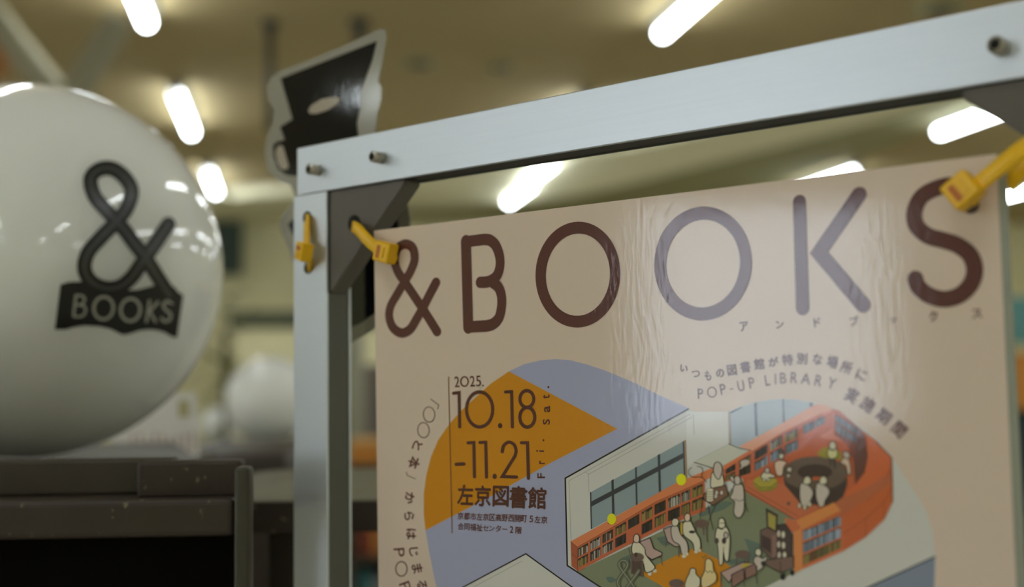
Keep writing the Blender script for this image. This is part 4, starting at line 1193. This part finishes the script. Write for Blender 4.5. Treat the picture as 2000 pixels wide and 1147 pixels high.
tube('stem', V((c3b.x, c3b.y, 0.02)), V((c3b.x, c3b.y, c3b.z - 0.125)), 0.03, m_dark, box_t)
tube('foot', V((c3b.x, c3b.y, 0)), V((c3b.x, c3b.y, 0.02)), 0.16, m_dark, box_t)
balloon('balloon', c3b, 0.095, 'small distant white balloon just right of the large one')

# potted plant
pp = at(440, 690, 4.6)
pl = empty('potted_plant', V((pp.x, pp.y, 0)), 'yellow green potted plant at the right outline of the large balloon', 'plant')
m_leafg = mat('yellow_green_leaf', (0.24, 0.24, 0.05), 0.5, noise=0.3, scale=8)
tube('pot', V((pp.x, pp.y, 0)), V((pp.x, pp.y, 0.34)), 0.13, m_shelf, pl, 24, 0.17)
tube('stem', V((pp.x, pp.y, 0.34)), V((pp.x, pp.y, pp.z + 0.1)), 0.012, m_shelf, pl, 8)
bm = bmesh.new()
for i in range(90):
    a_ = random.uniform(0, 2 * PI); zz = random.uniform(0.6, pp.z + 0.25); rr = random.uniform(0.05, 0.17)
    base = V((pp.x, pp.y, zz)); d = V((math.cos(a_), math.sin(a_), random.uniform(-.3, .5)))
    s = d.cross(ZZ).normalized() * 0.028
    tip = base + d * rr
    vs = [bm.verts.new(p) for p in (base, base + d * rr * .5 + s, tip, base + d * rr * .5 - s)]
    f = bm.faces.new(vs)
    bmesh.ops.translate(bm, verts=vs, vec=(0, 0, 0))
frombm('foliage', bm, m_leafg, pl)['kind'] = 'stuff'

# tall dark bookcase against the far wall (its dark cornice shows left of the post)
ORD = ['first', 'second', 'third', 'fourth', 'fifth', 'sixth', 'seventh', 'eighth', 'ninth', 'tenth', 'eleventh', 'twelfth', 'thirteenth', 'fourteenth', 'fifteenth', 'sixteenth', 'seventeenth', 'eighteenth']
def bookcase(name, a, b, wid, dep, hgt, shelves, M, label, nper, pal, first_gap=0.06, group=None, cornice=None, axis=(AA, BB)):
    AX, BX = axis
    o = empty(name, RM(a, b, 0), label, 'bookcase')
    base = RM(a, b, 0)
    t_ = 0.03
    box('side_panel', base, AX * t_, BX * dep, ZZ * hgt, M, o)
    box('side_panel', base + AX * (wid - t_), AX * t_, BX * dep, ZZ * hgt, M, o)
    box('back_panel', base + AX * t_ + BX * (dep - 0.01), AX * (wid - 2 * t_), BX * 0.01, ZZ * hgt, M, o)
    box('top_panel', base - AX * 0.01 - BX * 0.01 + ZZ * hgt, AX * (wid + 0.02), BX * (dep + 0.01), ZZ * (cornice[0] if cornice else 0.03), cornice[1] if cornice else M, o)
    gap = (hgt - first_gap) / shelves
    for s_ in range(shelves):
        z_ = first_gap + s_ * gap
        box('shelf_board', base + AX * t_ + ZZ * (z_ - 0.02), AX * (wid - 2 * t_), BX * (dep - 0.012), ZZ * 0.02, M, o)
        x = t_ + 0.01; nb = 0
        while nper and x < wid - t_ - 0.06:
            bw = random.uniform(0.022, 0.05); bh = gap * random.uniform(0.62, 0.86)
            c = random.choice(pal)
            bk_ = box('book', base + AX * x + BX * 0.03 + ZZ * z_, AX * bw, BX * (dep - 0.08), ZZ * bh, c[0], None)
            tag(bk_, '%s book, %s from the left, %s shelf of the %s' % (c[1], ORD[nb], ['bottom', 'second', 'third', 'top'][s_], label), 'book', 'books in the ' + label)
            x += bw + 0.002; nb += 1
    return o
bm_ = {}
def bmat(nm, c):
    return (mat('book_cover_' + nm, c, 0.5), nm)
palA = [bmat('grey', (0.33, 0.31, 0.27)), bmat('beige', (0.42, 0.37, 0.26)), bmat('tan', (0.36, 0.27, 0.15)), bmat('white', (0.55, 0.53, 0.47))]
palB = [bmat('orange', (0.55, 0.2, 0.03)), bmat('brown', (0.18, 0.09, 0.04)), bmat('mauve', (0.24, 0.2, 0.24)), bmat('teal', (0.05, 0.2, 0.22)), bmat('red', (0.28, 0.06, 0.03))]
m_green = mat('dark_green_cornice', (0.09, 0.10, 0.06), 0.7)
q0 = at(452, 642, 11.0)
fc = empty('tall_cabinet', RM(q0.dot(AA), q0.dot(BB), 0), 'far tall beige cabinet with a dark green cornice, left of the frame post', 'cabinet')
fb_ = RM(q0.dot(AA), q0.dot(BB), 0)
box('body', fb_, AA * 3.0, BB * 0.4, ZZ * q0.z, m_wall, fc)
box('cornice', fb_ - AA * 0.02 - BB * 0.03 + ZZ * q0.z, AA * 3.04, BB * 0.43, ZZ * 0.17, m_green, fc)
for k in range(4):
    box('door', fb_ + AA * (0.02 + k * 0.745) - BB * 0.02 + ZZ * 0.08, AA * 0.725, BB * 0.018, ZZ * (q0.z - 0.12), m_wall, fc, bevel=0.004)
# dark teal door-like panel by the wall left
tp = at(446, 440, 12.6)
tealp = empty('wall_panel', tp, 'dark teal hanging panel on far wall beside the balloon', 'panel')
box('board', V((tp.x - 0.35, tp.y, tp.z - 0.55)), V((0.5, 0, 0)), V((0, 0.04, 0)), ZZ * 0.6, mat('dark_teal_board', (0.03, 0.055, 0.045), 0.6), tealp)
# column and grey cabinet between post and poster
cp = at(700, 700, 6.0)
m_col = mat('grey_beige_column', (0.33, 0.32, 0.24), 0.7)
cl = empty('column', V((cp.x, cp.y, 0)), 'pale beige round column seen between post and poster', 'column')
tube('shaft', V((cp.x - 0.03, cp.y, 0.0)), V((cp.x - 0.03, cp.y, 1.62)), 0.06, m_col, cl, 32)
tube('collar', V((cp.x - 0.03, cp.y, 1.62)), V((cp.x - 0.03, cp.y, 1.66)), 0.075, m_shelfpale, cl, 32)
cb = empty('cabinet', V((cp.x, 5.0, 0)), 'grey brown cabinet just left of the poster edge', 'cabinet')
p_ = at(712, 712, 5.0)
box('body', V((p_.x, 5.0, 0)), V((0.5, 0, 0)), V((0, 0.4, 0)), ZZ * p_.z, mat('grey_mauve_cabinet', (0.20, 0.17, 0.15), 0.6), cb, bevel=0.01)
box('door', V((p_.x + 0.01, 4.985, 0.1)), V((0.235, 0, 0)), V((0, 0.015, 0)), ZZ * (p_.z - 0.12), mat('grey_cabinet_door', (0.17, 0.145, 0.13), 0.6), cb)
box('door', V((p_.x + 0.255, 4.985, 0.1)), V((0.235, 0, 0)), V((0, 0.015, 0)), ZZ * (p_.z - 0.12), mat('grey_cabinet_door_b', (0.17, 0.145, 0.13), 0.6), cb)
# orange box and low bookcase behind the gap
ob_ = at(684, 905, 3.2); ot = at(684, 862, 3.2)
obx = empty('orange_box', ob_, 'bright orange box in the gap between post and poster', 'box')
box('body', V((ob_.x, 3.2, ob_.z)), V((0.34, 0, 0)), V((0, 0.2, 0)), ZZ * (ot.z - ob_.z - 0.012), m_orange, obx, bevel=0.004)
box('lid', V((ob_.x - 0.004, 3.196, ot.z - 0.0115)), V((0.348, 0, 0)), V((0, 0.208, 0)), ZZ * 0.0115, mat('pale_orange_lid', (0.66, 0.36, 0.11), 0.5), obx, bevel=0.002)
bookcase('low_bookcase', ob_.dot(AA) - 0.02, 3.22, 0.42, 0.3, ob_.z - 0.032, 4, m_shelf, 'dark bookcase under orange box', 1, palB)
# right edge of the photo: teal panel, orange counter
tp2 = at(1950, 580, 4.2); tb2 = at(1950, 672, 4.2)
tq = empty('teal_notice', tb2, 'small teal notice board at right edge beside poster', 'sign')
box('board', V((tb2.x, tb2.y, tb2.z)), V((0.4, 0.05, 0)), V((0, 0.03, 0)), ZZ * (tp2.z - tb2.z), mat('teal_board', (0.13, 0.36, 0.38), 0.6), tq)
box('stand', V((tb2.x + 0.15, tb2.y + 0.031, 0)), V((0.04, 0, 0)), V((0, 0.03, 0)), ZZ * (tp2.z - 0.02), m_dark, tq)
o1 = at(1950, 690, 3.9); o2 = at(1950, 800, 3.9)
oc = empty('orange_counter', V((o1.x, 3.9, 0)), 'orange wooden counter at right edge beside poster', 'counter')
box('front_panel', V((o1.x, 3.9, o2.z)), V((1.6, 0, 0)), V((0, 0.25, 0)), ZZ * (o1.z - o2.z), m_orange, oc, bevel=0.006)
box('plinth', V((o1.x + 0.02, 3.93, 0)), V((1.56, 0, 0)), V((0, 0.2, 0)), ZZ * (o2.z), mat('dark_teal_plinth', (0.02, 0.045, 0.055), 0.6), oc)
